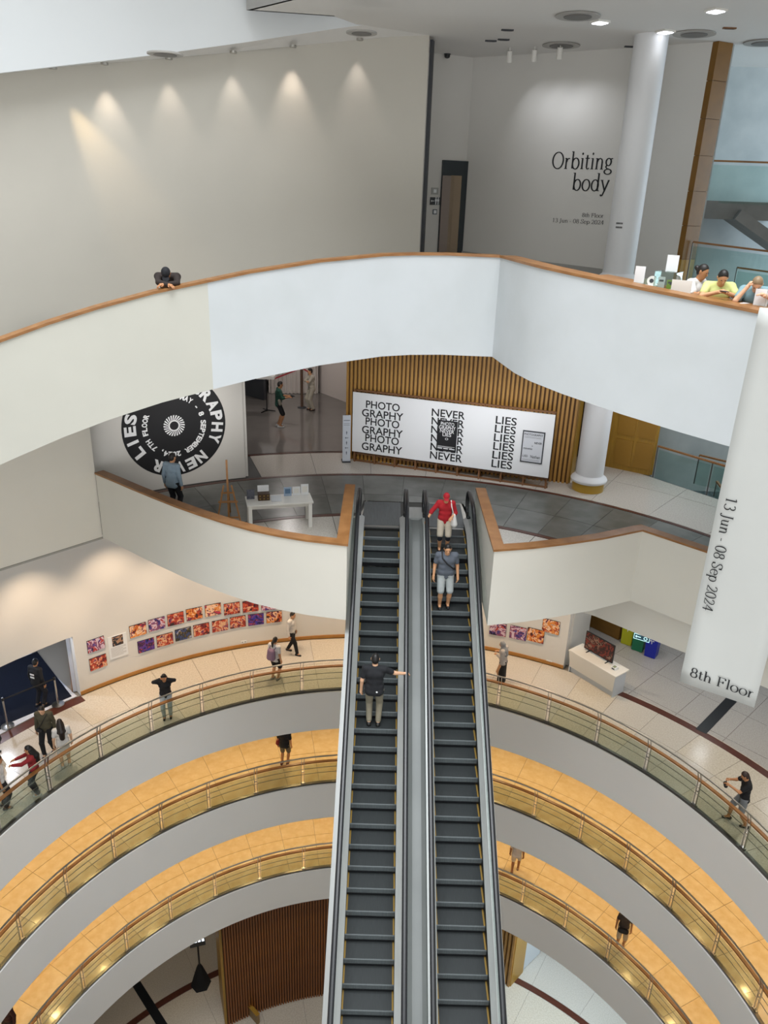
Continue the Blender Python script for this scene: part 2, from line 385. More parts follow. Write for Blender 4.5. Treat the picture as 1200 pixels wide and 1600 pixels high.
# ---- rings on levels 5, 4 and 3: slab, fascia, tiles, railing
def ring(z, name_lbl, fl_mats, tile_m, a_vis, r_out=16.5, far=False):
    slab = struct('floor', MB().sector(10.16, r_out, -180, 180, z - FASCIA, z - .012, 96), tile_m, 'curved %s balcony floor around the atrium' % name_lbl, 'floor')
    fas = MB(); n = 144; vs = []; fs = []
    for i in range(n):
        a = 360.0 * i / n
        vs += [pol(10.0, a, z - FASCIA), pol(10.0, a, z + .05), pol(10.16, a, z + .05), pol(10.16, a, z - FASCIA)]
        j = (i + 1) % n
        fs += [(i * 4 + k, i * 4 + (k + 1) % 4, j * 4 + (k + 1) % 4, j * 4 + k) for k in range(4)]
    fas.add(vs, fs); smooth_edges(struct('balcony_fascia', fas, M_FASCIA, 'plain curved edge of the %s balcony' % name_lbl, 'balcony edge'))
    polar_tiles(slab, 10.18, 11.75, -a_vis, a_vis, 6.1538, 1.2, z, fl_mats)
    polar_tiles(slab, 11.75, 13.36, -a_vis, a_vis, 6.1538, 1.2, z, fl_mats)
    # railing
    rl = empty('balcony_railing', pol(10.09, 0, z))
    tag(rl, 'steel railing with timber handrail and glass panels on the %s balcony' % name_lbl, 'railing', 'balcony railings around the atrium')
    def part(mb, nm, m, sm=True):
        o = mb.build(nm, m, None, sm); o.parent = rl; o.matrix_parent_inverse = Matrix.Translation(Vector(rl.location)).inverted(); return o
    a0, a1 = -a_vis, a_vis; N = 110
    smooth_edges(part(MB().sector(10.04, 10.14, a0, a1, z + .05, z + .12, N), 'base_channel', M_STEELD))
    part(MB().tube(arc_pts(10.02, a0, a1, z + 1.28, N), .026, 8), 'top_rail', M_STEEL)
    smooth_edges(part(MB().sector(10.10, 10.19, a0, a1, z + .93, z + .98, N), 'handrail', M_WOOD))
    for hz in (.50, .72): part(MB().tube(arc_pts(10.12, a0, a1, z + hz, N), .011, 6), 'rod', M_STEEL)
    p = MB()
    for s in (-1, 1):
        b = MB(); 
        p.bar((s * .045, 10.12, .05), (s * .045, 10.12, .93), .012, .055, (0, 1, 0))
        p.bar((s * .045, 10.12, .93), (s * .045, 10.02, 1.27), .012, .04, (0, 1, 0))
    p.box((0, 10.12, .13), (.16, .07, .05)); p.box((0, 10.12, .6), (.10, .02, .03)); pm = p.mesh('post', [M_STEEL])
    k0 = math.ceil((a0 - 4.05) / 9.2308); k1 = math.floor((a1 - 4.05) / 9.2308)
    gm = MB().sector(10.075, 10.087, .35, 8.88, .10, .92, 4, c=False).mesh('glass_panel', [M_GLASS])
    for k in range(k0, k1 + 1):
        a = 4.05 + 9.2308 * k
        for me, nm in ((pm, 'post'), (gm, 'glass_panel')):
            if nm == 'glass_panel' and k == k1: continue
            o = obj(nm, me, rl); o.matrix_parent_inverse = Matrix.Translation(Vector(rl.location)).inverted()
            o.location = (CX, CY, z); o.rotation_euler = (0, 0, -math.radians(a))
    return slab, rl
slab5, _ = ring(Z5, 'upper', [M_TERRA, M_TERRA2], M_JOINT, 88, r_out=13.35)
slab4, _ = ring(Z4, 'middle', [M_MARBLE], M_JOINT, 86)
slab3, _ = ring(Z3, 'lower', [M_MARBLE], M_JOINT, 80)
# level 5 floor beyond the ring: lobby
lobby = struct('floor', MB().sector(13.35, 24, -88, 88, Z5 - .5, Z5 - .03, 60), M_JOINT, 'grey tiled lobby floor behind the upper balcony', 'floor')
struct('trim_2', MB().sector(13.04, 13.32, 36.6, 88, Z5 - .01, Z5 + .003, 40), M_BROWNSTONE, 'curved brown stone band between balcony and lobby floor', 'floor band')
struct('trim_3', MB().sector(13.04, 13.40, -88, -45.9, Z5 - .01, Z5 + .003, 30), M_BROWNSTONE, 'brown stone threshold band at the dark exhibition doorway', 'floor band')
GA = math.atan2(24.13 - 21.89, 11.09 - 8.75)      # direction of the lobby joints
def lobby_tiles():
    ux, uy = math.cos(GA), math.sin(GA); s = 1.62
    me = MB().box((0, 0, -.006), (s - .014, s - .014, .012)).mesh('tile', [M_TERRAG])
    for i in range(-3, 9):
        for j in range(-6, 7):
            x = 8.75 + ux * (i + .5) * s - uy * (j + .5) * s; y = 21.89 + uy * (i + .5) * s + ux * (j + .5) * s
            r = math.hypot(x - CX, y - CY); a = ang_of((x, y))
            if r < 13.36 - .9 or r > 22 or not 29.5 < a < 88: continue
            o = obj('tile', me, lobby); o.location = (x, y, Z5 - .0135); o.rotation_euler = (0, 0, GA)
lobby_tiles()
# dark inlay strip leading out of the lobby
a, b = atz(1095, 1143, Z5), atz(1150, 1086, Z5)
struct('trim_4', MB().bar((a[0], a[1], Z5 + .002), (b[0] + (b[0] - a[0]) * 1.2, b[1] + (b[1] - a[1]) * 1.2, Z5 + .002), .34, .012), mat('black_inlay', '#1b1d21', .3), 'straight black inlay strip across the lobby tiles', 'floor band')

# ---- level 5 curved picture wall
R5 = 13.42
ztop_door = on_cyl(118, 993, R5)[2]
mb = MB(); mb.sector(R5, R5 + .3, -45.8, 29.0, Z5, -9.0, 90); mb.sector(R5, R5 + .3, -95, -45.8, ztop_door, -9.0, 40)
wall5 = smooth_edges(struct('wall_gallery', mb, mat('gallery_wall_paint', '#dcdad6', .75, var=.03, scale=.6), 'curved white picture wall along the upper balcony', 'wall'))
struct('baseboard_gallery', MB().sector(R5 - .025, R5, -45.8, 29.0, Z5, Z5 + .13, 80), mat('orange_wood', '#b9813f', .4, var=.15, scale=4), 'orange timber baseboard of the curved picture wall', 'baseboard')
# end return of the picture wall beside the TV
a = pol(R5 + .3, 29.0); b = pol(R5 + 2.2, 29.6)
mb = MB().bar((a[0], a[1], (Z5 - 9) / 2), (b[0], b[1], (Z5 - 9) / 2), .15, 6.35)
struct('wall_return', mb, M_GREYWALL, 'grey white return wall at the end of the picture wall', 'wall')
# dark exhibition room behind the doorway on level 5
c0 = pol(R5 + .3, -46.0); dvec = Vector(_n([-0.45, 1.0, 0])); c1 = (c0[0] + dvec.x * 5, c0[1] + dvec.y * 5)
struct('wall_exhibition', MB().bar((c0[0], c0[1], Z5 + 1.6), (c1[0], c1[1], Z5 + 1.6), .12, 3.2), mat('pale_blue_paint', '#c7cede', .6), 'pale blue side wall inside the dark exhibition doorway', 'wall')
struct('baseboard_exhibition', MB().bar((c0[0] - .075, c0[1] - .03, Z5 + .06), (c1[0] - .075, c1[1] - .03, Z5 + .06), .03, .12), mat('brown_wood', '#8a6448', .5), 'brown baseboard inside the exhibition doorway', 'baseboard')
struct('floor_exhibition', MB().sector(13.45, 20, -88, -46.3, Z5 - .01, Z5 + .004, 20), mat('white_marble', '#d6d8de', .15, hex2='#b9bcc6', scale=2, detail=8), 'white marble border of the exhibition room floor', 'floor')
q = [atz(112, 1088, Z5 + .008), atz(58, 1018, Z5 + .008), atz(-60, 1065, Z5 + .008), atz(-60, 1165, Z5 + .008), atz(0, 1140, Z5 + .008), atz(18, 1128, Z5 + .008)]
struct('floor_carpet', MB().prism([(p[0], p[1]) for p in q], Z5 + .004, Z5 + .012), M_DARKBLUE, 'glossy dark blue floor of the exhibition room', 'floor')

# ---- level 7: slab with the escalator slot, tiles, bands
P7L = [(-7.62, 19.33), (-6.95, 18.8), (-6.3, 18.27), (-5.6, 17.72), (-4.95, 17.23), (-4.3, 16.78), (-3.6, 16.34), (-2.9, 15.96), (-2.25, 15.70), (-1.6, 15.50), (-.70, 15.33)]
P7R = [(2.53, 15.29), (3.4, 15.50), (4.2, 15.77), (5.1, 16.12), (6.2, 16.68), (7.36, 15.53), (8.6, 14.2), (10.2, 12.4)]
poly = [(-18, 20)] + [(-9.5, 20.6)] + [(x + .05, y + .1) for x, y in P7L[:-1]] + [(-.80, 15.45), (-.80, 18.70), (2.63, 18.70), (2.63, 15.42)] + [(x + .02, y + (.35 if abs(x - 6.2) < .1 else .12)) for x, y in P7R[1:]] + [(14.5, 12.4), (13.4, 17.5), (8.72, 23.42), (8.72, 26.5), (16, 36), (16, 39.5), (-18, 39.5)]
floor7 = struct('floor', MB().prism(poly, Z7 - .85, Z7 - .012), M_JOINTD, 'level seven gallery floor with the escalator opening', 'floor')
GB = [M_GREYSTONE, M_GREYSTONE2]
sk = lambda a: False
_cx = [p[0] for p in P7L] + [-.69, 2.52] + [p[0] for p in P7R]; _cy = [p[1] + .2 for p in P7L] + [18.72, 18.72] + [p[1] + .2 for p in P7R]
def edge7(x):
    if -.90 < x < 2.73: return 20.55 if -.5 < x < 2.4 else 19.08
    return float(np.interp(x, _cx, _cy)) + .3 * max(0, 1 - abs(x - 6.2) / .7)
polar_tiles(floor7, 8.30, 9.75, -45, 72, 6.53, 2.9, Z7, GB, clip=edge7)
polar_tiles(floor7, 9.75, 11.36, -38, 60, 6.53, 2.9, Z7, GB, clip=edge7)
polar_tiles(floor7, 11.52, 13.6, -21, 60, 8.5, -2.3, Z7, [M_TERRA])
def r_edge(a):
    s_, c_ = math.sin(math.radians(a)), math.cos(math.radians(a)); (x0, y0), (x1, y1) = (8.70, 23.36), (13.38, 17.46); nx, ny = (y1 - y0), -(x1 - x0)
    return min(15.4 if a < 33.9 else 99, (nx * (x0 - CX) + ny * (y0 - CY)) / (nx * s_ + ny * c_))
for a0 in (14.7, 23.2, 31.7, 40.2, 48.7):
    aa = [a0 + .03 + 8.44 * i / 6 for i in range(7)]
    MB().prism([pol(13.61, a)[:2] for a in aa] + [pol(r_edge(a), a)[:2] for a in aa[::-1]], Z7 - .012, Z7).build('tile', M_TERRA, floor7)
polar_tiles(floor7, 4.2, 8.12, -52, 60, 13.06, 2.9, Z7, [M_TERRA], clip=edge7)
struct('trim_5', MB().sector(11.38, 11.50, -38, 56, Z7 - .012, Z7 + .002, 60), M_BROWNSTONE, 'outer curved brown stone band on the level seven floor', 'floor band')
struct('trim_6', MB().sector(8.14, 8.28, -32, -7.8, Z7 - .012, Z7 + .002, 24), M_BROWNSTONE, 'inner brown stone band under the white display table', 'floor band')
struct('trim_7', MB().sector(8.14, 8.28, 19.2, 42, Z7 - .012, Z7 + .002, 24), M_BROWNSTONE, 'inner brown stone band beside the escalator parapet', 'floor band')
struct('trim_8', MB().sector(13.62, 13.76, -22, -5.0, Z7 - .01, Z7 + .004, 16), M_BROWNSTONE, 'brown threshold band of the polished grey gallery room', 'floor band')

def normals(pts):
    out = []
    for i in range(len(pts)):
        a = Vector(pts[max(i - 1, 0)][:2]); b = Vector(pts[min(i + 1, len(pts) - 1)][:2]); p = Vector(pts[i][:2])
        d1 = (p - a); d2 = (b - p); n1 = Vector((-d1.y, d1.x)); n2 = Vector((-d2.y, d2.x))
        if n1.length < 1e-6: n1 = n2
        if n2.length < 1e-6: n2 = n1
        n1.normalize(); n2.normalize(); m = (n1 + n2); m.normalize(); m = m / max(m.dot(n1), .4); out.append(m)
    return out
def strip_solid(mb, pts, o0, o1, zf0, zf1):
    """solid strip along pts between two offsets and two z functions"""
    N = normals(pts); vs = []; fs = []; n = len(pts)
    for p, m in zip(pts, N):
        for (o, zf) in ((o0, zf0), (o1, zf0), (o1, zf1), (o0, zf1)): vs.append((p[0] + m.x * o, p[1] + m.y * o, zf(p)))
    for i in range(n - 1): fs += [(i * 4 + k, i * 4 + (k + 1) % 4, i * 4 + 4 + (k + 1) % 4, i * 4 + 4 + k) for k in range(4)]
    fs += [(3, 2, 1, 0), tuple((n - 1) * 4 + k for k in range(4))]; return mb.add(vs, fs)
def parapet(name, pts, m, label, capw=.24, thick=.18):
    """pts: (x, y, z_top, z_bottom); returns wall with a timber cap child"""
    o = struct(name, strip_solid(MB(), pts, 0, thick, lambda p: p[3], lambda p: p[2] - .05), m, label, 'parapet')
    smooth_edges(o, 25)
    c = strip_solid(MB(), pts, -.025, capw, lambda p: p[2] - .05, lambda p: p[2]).build('cap_rail', M_WOOD, o); smooth_edges(c, 25)
    return o
zt7, zb7 = Z7 + 1.05, Z7 - .87
parapet('wall_parapet', [(x, y, zt7, zb7) for x, y in P7L] + [(-.70, 19.05, zt7, zb7)], M_CREAM, 'curved cream parapet with timber cap in front of the easel and table')
parapet('wall_parapet', [(2.53, 19.1, zt7, zb7)] + [(x, y, zt7, zb7) for x, y in P7R], M_CREAM, 'cream parapet with timber cap from the escalator towards the hanging banner')
# inner fascia below the level 7 slab on the lobby side
f = [atz(x, y, -10.1) for x, y in ((905, 955), (930, 963), (1000, 992), (1075, 1022), (1200, 1076), (1300, 1120))]
struct('wall_beam', strip_solid(MB(), [(p[0], p[1]) for p in f], 0, .3, lambda p: -10.1, lambda p: -8.9), M_CREAM, 'cream ceiling beam above the lobby bins', 'beam')

# level 7 left pillar wall, round-graphic wall, gallery room
g = atz(0, 890, zb7); g2 = (g[0] + (g[0] + 7.62) * 1.0, g[1] + (g[1] - 19.33) * 1.0)
WL = [g2, (g[0], g[1]), (-7.64, 19.36), (-8.2, 20.2)]
struct('wall_left', strip_solid(MB(), WL, 0, .2, lambda p: zb7 + .02, lambda p: -3.6), mat('wall_cream_light', '#e9e4d8', .75, var=.03, scale=.6), 'cream atrium wall below the ramp where the curved parapet ends', 'wall')
struct('trim_9', strip_solid(MB(), WL[:3], -.03, .0, lambda p: zb7 - .03, lambda p: zb7 + .02), mat('groove_grey', '#a5a29a', .7), 'thin shadow groove along the bottom of the cream atrium wall', 'trim')
R7W = 11.62
wall7 = struct('wall_graphic', MB().sector(R7W, R7W + .2, -55, -21.6, Z7, -3.2, 40), M_GREYWALL, 'curved white wall carrying the black round exhibition graphic', 'wall'); smooth_edges(wall7)
e7 = pol(R7W + .1, -21.6); struct('wall_gallery_side', MB().bar((e7[0], e7[1], -5.7), (-4.9, 25.3, -5.7), .2, 5.0), M_GREYWALL, 'white end wall beside the polished gallery room', 'wall')
struct('floor_gallery_room', MB().prism([pol(13.75, -22)[:2], pol(13.75, -14)[:2], pol(13.75, -5)[:2], (-.6, 30), (1, 36), (-12, 36), (-12, 26)], Z7 - .01, Z7 + .004), M_POLGREY, 'polished grey floor of the gallery room', 'floor')
struct('wall_room_back', MB().bar((-4.3, 33.0, -6), (-2.6, 33.4, -6), .1, 4.4).bar((-12, 35, -6), (1, 35, -6), .1, 4.4), M_GREYWALL, 'white back wall of the gallery room', 'wall')
struct('wall_room_side', MB().bar((-2.95, 33.4, -6), (-1.2, 31.2, -6), .1, 4.4).bar((-1.2, 31.2, -6), (-1.05, 24.6, -6), .1, 4.4), mat('warm_white_paint', '#d8cdc6', .7), 'warm white side wall of the gallery room', 'wall')
struct('wall_room_dark', MB().bar((-9.5, 35.2, -6), (-4.95, 31.5, -6), .12, 4.4), M_DKGREY, 'dark grey partition inside the gallery room', 'wall')

# slatted timber wall on level 7
SA, SB = Vector((-1.22, 24.30, 0)), Vector((5.85, 22.55, 0)); sd = (SB - SA).normalized(); sn = Vector((sd.y, -sd.x, 0))
wslat = struct('wall_slatted', MB().bar((SA.x - sn.x * .11, SA.y - sn.y * .11, (Z7 - 3.1) / 2), (SB.x - sn.x * .11, SB.y - sn.y * .11, (Z7 - 3.1) / 2), .12, -3.1 - Z7), M_SLATBACK, 'ochre timber wall of vertical slats behind the exhibition board', 'wall')
L = (SB - SA).length; nS = 56; sm = MB().box((0, 0, 0), (L / nS * .55, .09, -3.1 - Z7)).mesh('slat', [M_SLAT])
for i in range(nS):
    p = SA + sd * (L * (i + .5) / nS); o = obj('slat', sm, wslat); o.location = (p.x, p.y, (Z7 - 3.1) / 2); o.rotation_euler = (0, 0, math.atan2(sd.y, sd.x))
e = MB().bar((SB.x - .02, SB.y + .05, (Z7 - 3.1) / 2), (SB.x + .45, SB.y + 1.4, (Z7 - 3.1) / 2), .1, -3.1 - Z7).build('end_panel', M_OCHRE, wslat)
# ochre panelled box with the lift sign, right of the column
bx = empty('wall_panel_box', (8.0, 24.0, Z7)); tag(bx, 'ochre timber panelled wall with a lift direction sign', 'wall panel', kind='structure')
a, b = Vector((7.42, 24.42, Z7)), Vector((8.70, 23.60, Z7)); dv = (b - a).normalized()
chp(MB().bar((a.x, a.y, Z7 + 2.5), (b.x, b.y, Z7 + 2.5), .14, 5.0).build('body', M_OCHRE), bx)
chp(MB().bar((b.x, b.y, Z7 + 2.5), (b.x + .02, b.y + 2.9, Z7 + 2.5), .14, 5.0).build('return_side', M_OCHRE), bx)
for i in range(2):
    for j in range(3):
        p = a + dv * (.30 + .66 * i); q = p + dv * .56; off = Vector((dv.y, -dv.x, 0)) * .085
        chp(MB().bar((p.x + off.x, p.y + off.y, Z7 + .60 + j * 1.02), (q.x + off.x, q.y + off.y, Z7 + .60 + j * 1.02), .03, .86).build('panel', mat('ochre_inset', '#9a7226', .45)), bx)
sg = empty('direction_sign', tuple(a + dv * .5 + Vector((dv.y, -dv.x, 0)) * .12 + Vector((0, 0, 3.05)))); sg.rotation_euler = (0, 0, math.atan2(dv.y, dv.x))
tag(sg, 'small grey direction sign with arrow and toilet figures on ochre panelling', 'sign')
MB().box((0, 0, 0), (.62, .02, .3)).build('plate', mat('sign_grey', '#8d9196', .4), sg)
m_ = MB(); fn = lambda u, v: (u, -.0125, v)
def pict(mb, fn, kind, u, v, s):
    if kind == 'arrow': put_polys(mb, [[(u - .5 * s, v), (u - .2 * s, v - .3 * s), (u - .2 * s, v + .3 * s)], [(u - .2 * s, v - .08 * s), (u + .5 * s, v - .08 * s), (u + .5 * s, v + .08 * s), (u - .2 * s, v + .08 * s)]], fn)
    else:
        put_polys(mb, [[(u + .11 * s * math.cos(k * PI / 4), v + .42 * s + .11 * s * math.sin(k * PI / 4)) for k in range(8)], [(u - .16 * s, v + .28 * s), (u - .16 * s, v - .05 * s), (u - .09 * s, v - .05 * s), (u - .09 * s, v - .5 * s), (u + .09 * s, v - .5 * s), (u + .09 * s, v - .05 * s), (u + .16 * s, v - .05 * s), (u + .16 * s, v + .28 * s)]], fn)
pict(m_, fn, 'arrow', -.16, 0, .18); pict(m_, fn, 'man', .10, 0, .22); pict(m_, fn, 'man', .2, 0, .22); flat(m_, 'pictogram', M_INK, sg)

# ---- ramp and level 8
P8 = [(-10.2, 10.3, -4.05, -6.2), (-8.4, 12.2, -3.25, -5.4), (-6.74, 13.50, -2.60, -4.75), (-6.06, 14.00, -2.35, -4.5), (-5.30, 14.44, -2.11, -4.25), (-4.40, 14.95, -1.87, -4.01), (-3.55, 15.45, -1.70, -3.85), (-2.73, 15.84, -1.53, -3.69),
      (-1.37, 16.42, -1.32, -3.47), (-.09, 16.97, -1.20, -3.35), (.55, 17.14, -1.175, -3.325), (1.25, 17.20, -1.16, -3.31), (2.38, 17.18, -1.165, -3.315)]
P8R = [(2.38, 17.18, -1.165, -3.315), (2.62, 15.5, -1.15, -3.30), (2.85, 14.85, -1.17, -3.32), (3.31, 14.10, -1.215, -3.365), (4.15, 13.12, -1.305, -3.455), (4.94, 12.40, -1.39, -3.54), (5.59, 11.95, -1.47, -3.62), (6.8, 11.2, -1.55, -3.7), (8.5, 10.2, -1.65, -3.8)]
# the older cream paint ends at a repaint line on the ramp side
k = 6; t = .08; sp = tuple(P8[k][i] + (P8[k + 1][i] - P8[k][i]) * t for i in range(4))
parapet('wall_ramp_parapet', P8[:k + 1] + [sp], mat('aged_cream_paint', '#c8c7bd', .75, var=.04, scale=.7), 'cream older-painted ramp parapet where the man leans on the cap')
parapet('wall_ramp_parapet', [sp] + P8[k + 1:], mat('fresh_white_paint', '#cbd0d3', .7, hex2='#c5cacc', scale=.8), 'freshly repainted white parapet at the top of the ramp')
parapet('wall_level_parapet', P8R, mat('fresh_white_paint', '', .7) if 'fresh_white_paint' in MATS else M_WHITE, 'white parapet below the information counter and its people', capw=.34)
# ramp back wall and ceiling strip
WPX = [(-260, 134, 16.2), (-120, 123, 17.8), (0, 114.5, 18.9), (75, 106, 19.5), (150, 100, 20.1), (300, 88, 21.2), (450, 73, 22.2), (600, 58, 22.9), (671, 55, 23.16)]
WW = [aty(*p) for p in WPX]
fl = lambda p: float(np.interp(p[0], [q[0] for q in P8], [q[2] for q in P8])) - 1.05
ramp_wall = struct('wall_ramp', strip_solid(MB(), [(p[0], p[1], p[2]) for p in WW], 0, .3, lambda p: fl(p) - 1.2, lambda p: p[2] + .03), mat('ramp_wall_paint', '#c6c2b8', .75, var=.03, scale=.6), 'tall beige grey curved wall behind the ramp', 'wall'); smooth_edges(ramp_wall, 25)
mb = MB(); pts = P8[:10]
WF = [(-12.5, 14), (-10.2, 16.2), (-9.0, 17.6), (-8.6, 18.3), (-7.8, 19.3), (-6.5, 20.4), (-5.2, 21.2), (-3.6, 21.9), (-1.2, 22.7), (.3, 23)]
for i in range(9):
    a, b = pts[i], pts[i + 1]; c, d = WF[i + 1], WF[i]
    mb.add([(a[0], a[1], a[2] - 1.05), (b[0], b[1], b[2] - 1.05), (c[0], c[1], b[2] - 1.05), (d[0], d[1], a[2] - 1.05), (a[0], a[1], a[3]), (b[0], b[1], b[3]), (c[0], c[1], b[3]), (d[0], d[1], a[3])], [(0, 1, 2, 3), (7, 6, 5, 4)])
struct('floor_ramp', mb, M_TERRAG, 'sloping ramp floor between the curved parapet and the tall wall', 'floor')
# upper ramp band (parapet of the level above)
kk = [p[0] / p[1] for p in P8]; yy = [p[1] for p in P8]
BPX = [(-200, 138), (-90, 126), (0, 114), (120, 100), (240, 86), (385, 66), (470, 53), (530, 44), (570, 39), (604, 35)]
BAND = []
for px, py in BPX:
    r = ray(px, py); y = float(np.interp(r[0] / r[1], [p[0] / p[1] for p in WW], [p[1] for p in WW])) - .6; BAND.append(tuple(aty(px, py, y)))
band = struct('wall_upper_band', strip_solid(MB(), BAND, 0, .25, lambda p: p[2], lambda p: p[2] + 3.5), mat('band_white', '#e2e6e8', .7, var=.02, scale=.5), 'white band of the next ramp above, crossing the top of the view', 'parapet'); smooth_edges(band, 25)
mb = MB()
for i in range(len(BPX) - 1):
    f = lambda t: tuple(WW[min(int(t), 8)] * (1 - (t - int(t))) + WW[min(int(t) + 1, 8)] * (t - int(t)))
    t0, t1 = i * 8 / 9, (i + 1) * 8 / 9
    mb.quad(BAND[i], BAND[i + 1], f(t1), f(t0))
struct('ceiling_ramp', mb, M_CEIL, 'narrow grey ceiling strip above the ramp wall', 'ceiling')
# level 8 ceiling with fascia
CP = [(.88, 23.3), (-.35, 22.9), (-.95, 22.1), (-1.45, 21.25), (-3.46, 20.9), (-2.35, 19.7), (-.2, 17.3), (2.5, 15.2), (6, 13), (10, 11), (18.5, 11), (18.5, 39.5), (.88, 39.5)]
struct('ceiling_level', MB().prism(CP, CEIL8, CEIL8 + .3), M_CEIL, 'pale grey flat ceiling above the exhibition entrance', 'ceiling')
struct('trim_10', strip_solid(MB(), [(x, y) for x, y in CP[3:10]], -.0, .08, lambda p: CEIL8, lambda p: CEIL8 + 2.2), M_WHITE, 'white upstand along the open edge of the ceiling', 'trim')
struct('skylight_shade', MB().prism([(-19, 15.0), (3, 15.0), (19, 12.0), (19, 40), (-19, 40)], 9.6, 10.0), M_CEIL, 'unseen slab added above the ramp to shade its wall from the skylight', 'ceiling')  # added out of view to keep part of the skylight off the ramp wall
# level 8 floor slab
F8 = [(-.09, 17.1), (1.25, 17.3), (2.40, 17.25), (2.70, 15.5), (3.4, 14.2), (4.2, 13.2), (5.0, 12.5), (6.8, 11.3), (8.5, 10.3), (14, 10.3), (8.75, 20.5), (8.75, 26), (3, 30), (-.2, 30), (-.2, 22.8)]
struct('floor_level', MB().prism(F8, Z8 - .85, Z8), M_TERRAG, 'grey floor of level eight behind the white parapet', 'floor')
W8 = [(-.4, 25.3), (1.18, 25.89), (2.35, 26.44), (6.45, 23.84), (8.13, 22.65)]
W8S = [struct('wall_lift', strip_solid(MB(), W8[:3], 0, .15, lambda p: Z8, lambda p: CEIL8), M_GREYWALL, 'grey white wall with the lift doorway', 'wall'),
       struct('wall_title', strip_solid(MB(), W8[2:], 0, .15, lambda p: Z8, lambda p: CEIL8), M_GREYWALL, 'white wall with the exhibition title lettering', 'wall')]
struct('baseboard_title', strip_solid(MB(), [W8[2], (6.35, 23.90)], -.03, 0, lambda p: Z8, lambda p: -1.70 - (p[0] - 2.35) * .052), mat('plinth_grey', '#9c9b97', .5), 'low grey plinth along the foot of the title wall', 'baseboard')
class Plane:
    """vertical plane through two points; uv in metres along it and up"""
    def __init__(s, a, b, off=0.0):
        s.a = np.array([a[0], a[1], 0.0]); d = np.array([b[0] - a[0], b[1] - a[1], 0.0]); s.u = d / np.linalg.norm(d); s.n = np.array([s.u[1], -s.u[0], 0.0]); s.off = off
    def uv(s, px, py):
        r = ray(px, py); t = np.dot(s.a + s.n * s.off, s.n) / np.dot(r, s.n); p = r * t; return float(np.dot(p - s.a, s.u)), float(p[2])
    def pt(s, u, v, o=0.0): p = s.a + s.u * u + s.n * (s.off + o); return (p[0], p[1], v)
PT = Plane(W8[2], W8[3], .006)
# column through both levels
col = empty('column', (6.32, 22.12, Z7)); tag(col, 'tall round white column rising through both gallery levels', 'column', kind='structure')
smooth_edges(MB().lathe((0, 0, 0), [(.41, 0), (.41, CEIL8 - Z7)], 40).build('shaft', mat('column_white', '#dfe0e2', .55), col))
for zz in (0, Z8 - Z7):
    smooth_edges(MB().lathe((0, 0, zz), [(.47, 0), (.47, .26)], 40).build('plinth', mat('gold_ochre', '#b58f2e', .4), col))
    smooth_edges(MB().lathe((0, 0, zz + .26), [(.47, 0), (.53, .03), (.545, .09), (.52, .14), (.44, .2), (.415, .24)], 40).build('base_ring', MATS['column_white'], col))
# ochre pier of stacked panels
pr = empty('panelled_pier', (8.3, 22.75, Z8)); tag(pr, 'tall narrow ochre timber pier of stacked panels beside the stairwell', 'pier', kind='structure')
a, b = Vector((8.10, 22.62, 0)), Vector((8.56, 22.86, 0)); hh = (CEIL8 - Z8) / 7
for i in range(7):
    chp(MB().bar((a.x, a.y, Z8 + hh * (i + .5)), (b.x, b.y, Z8 + hh * (i + .5)), .2, hh - .012).build('panel', [M_OCHRE, mat('ochre_wood_b', '#80591f', .4, var=.12, scale=3)][0 if i < 1 else 1]), pr)
chp(MB().bar((a.x, a.y + .03, (CEIL8 + Z8) / 2), (b.x, b.y + .03, (CEIL8 + Z8) / 2), .19, CEIL8 - Z8).build('core', M_SLATBACK), pr)
# stairwell behind
struct('wall_stair_back', MB().bar((8.65, 26.6, -4), (18.8, 26.0, -4), .2, 18), M_CONC, 'pale concrete back wall of the stairwell', 'wall')
struct('wall_stair_left', MB().bar((8.66, 23.0, .5), (8.66, 26.6, .5), .14, 7), M_CONC, 'pale concrete side wall of the stairwell', 'wall')
struct('floor_stair', MB().prism([(8.7, 23.5), (13.4, 17.5), (18.8, 17.5), (18.8, 26.4), (8.7, 26.4)], Z7 - 1.7, Z7 - 1.5), M_PEBBLE, 'dark pebble bed at the foot of the stairwell', 'floor')

# ================================================================== ESCALATORS
SLOPE = 0.5949; ICPT = -18.85; CR = 1.5
_yi = (Z7 - ICPT) / SLOPE; _th = math.atan(SLOPE); _T = CR * math.tan(_th / 2); YF = _yi + _T; YI = _yi - _T * math.cos(_th); YCOMB = 18.69
def zpath(y):
    if y <= YI: return SLOPE * y + ICPT
    if y >= YF: return Z7
    return Z7 - CR + math.sqrt(max(CR * CR - (y - YF) ** 2, 0))
YS = [4.6] + list(np.linspace(5.5, YI, 14)) + list(np.linspace(YI, YF, 8)[1:]) + [YCOMB - .1, YCOMB]
def sweep(mb, ys, prof, flip=False):
    """sweep a closed x,z profile (z above the step line) along the escalator"""
    n = len(prof); vs = []; fs = []
    for y in ys: vs += [(x, y, zpath(y) + h) for x, h in prof]
    for i in range(len(ys) - 1):
        for k in range(n): fs.append((i * n + k, i * n + (k + 1) % n, (i + 1) * n + (k + 1) % n, (i + 1) * n + k))
    fs += [tuple(range(n - 1, -1, -1)), tuple((len(ys) - 1) * n + k for k in range(n))]; return mb.add(vs, fs)
STEP_W = .925
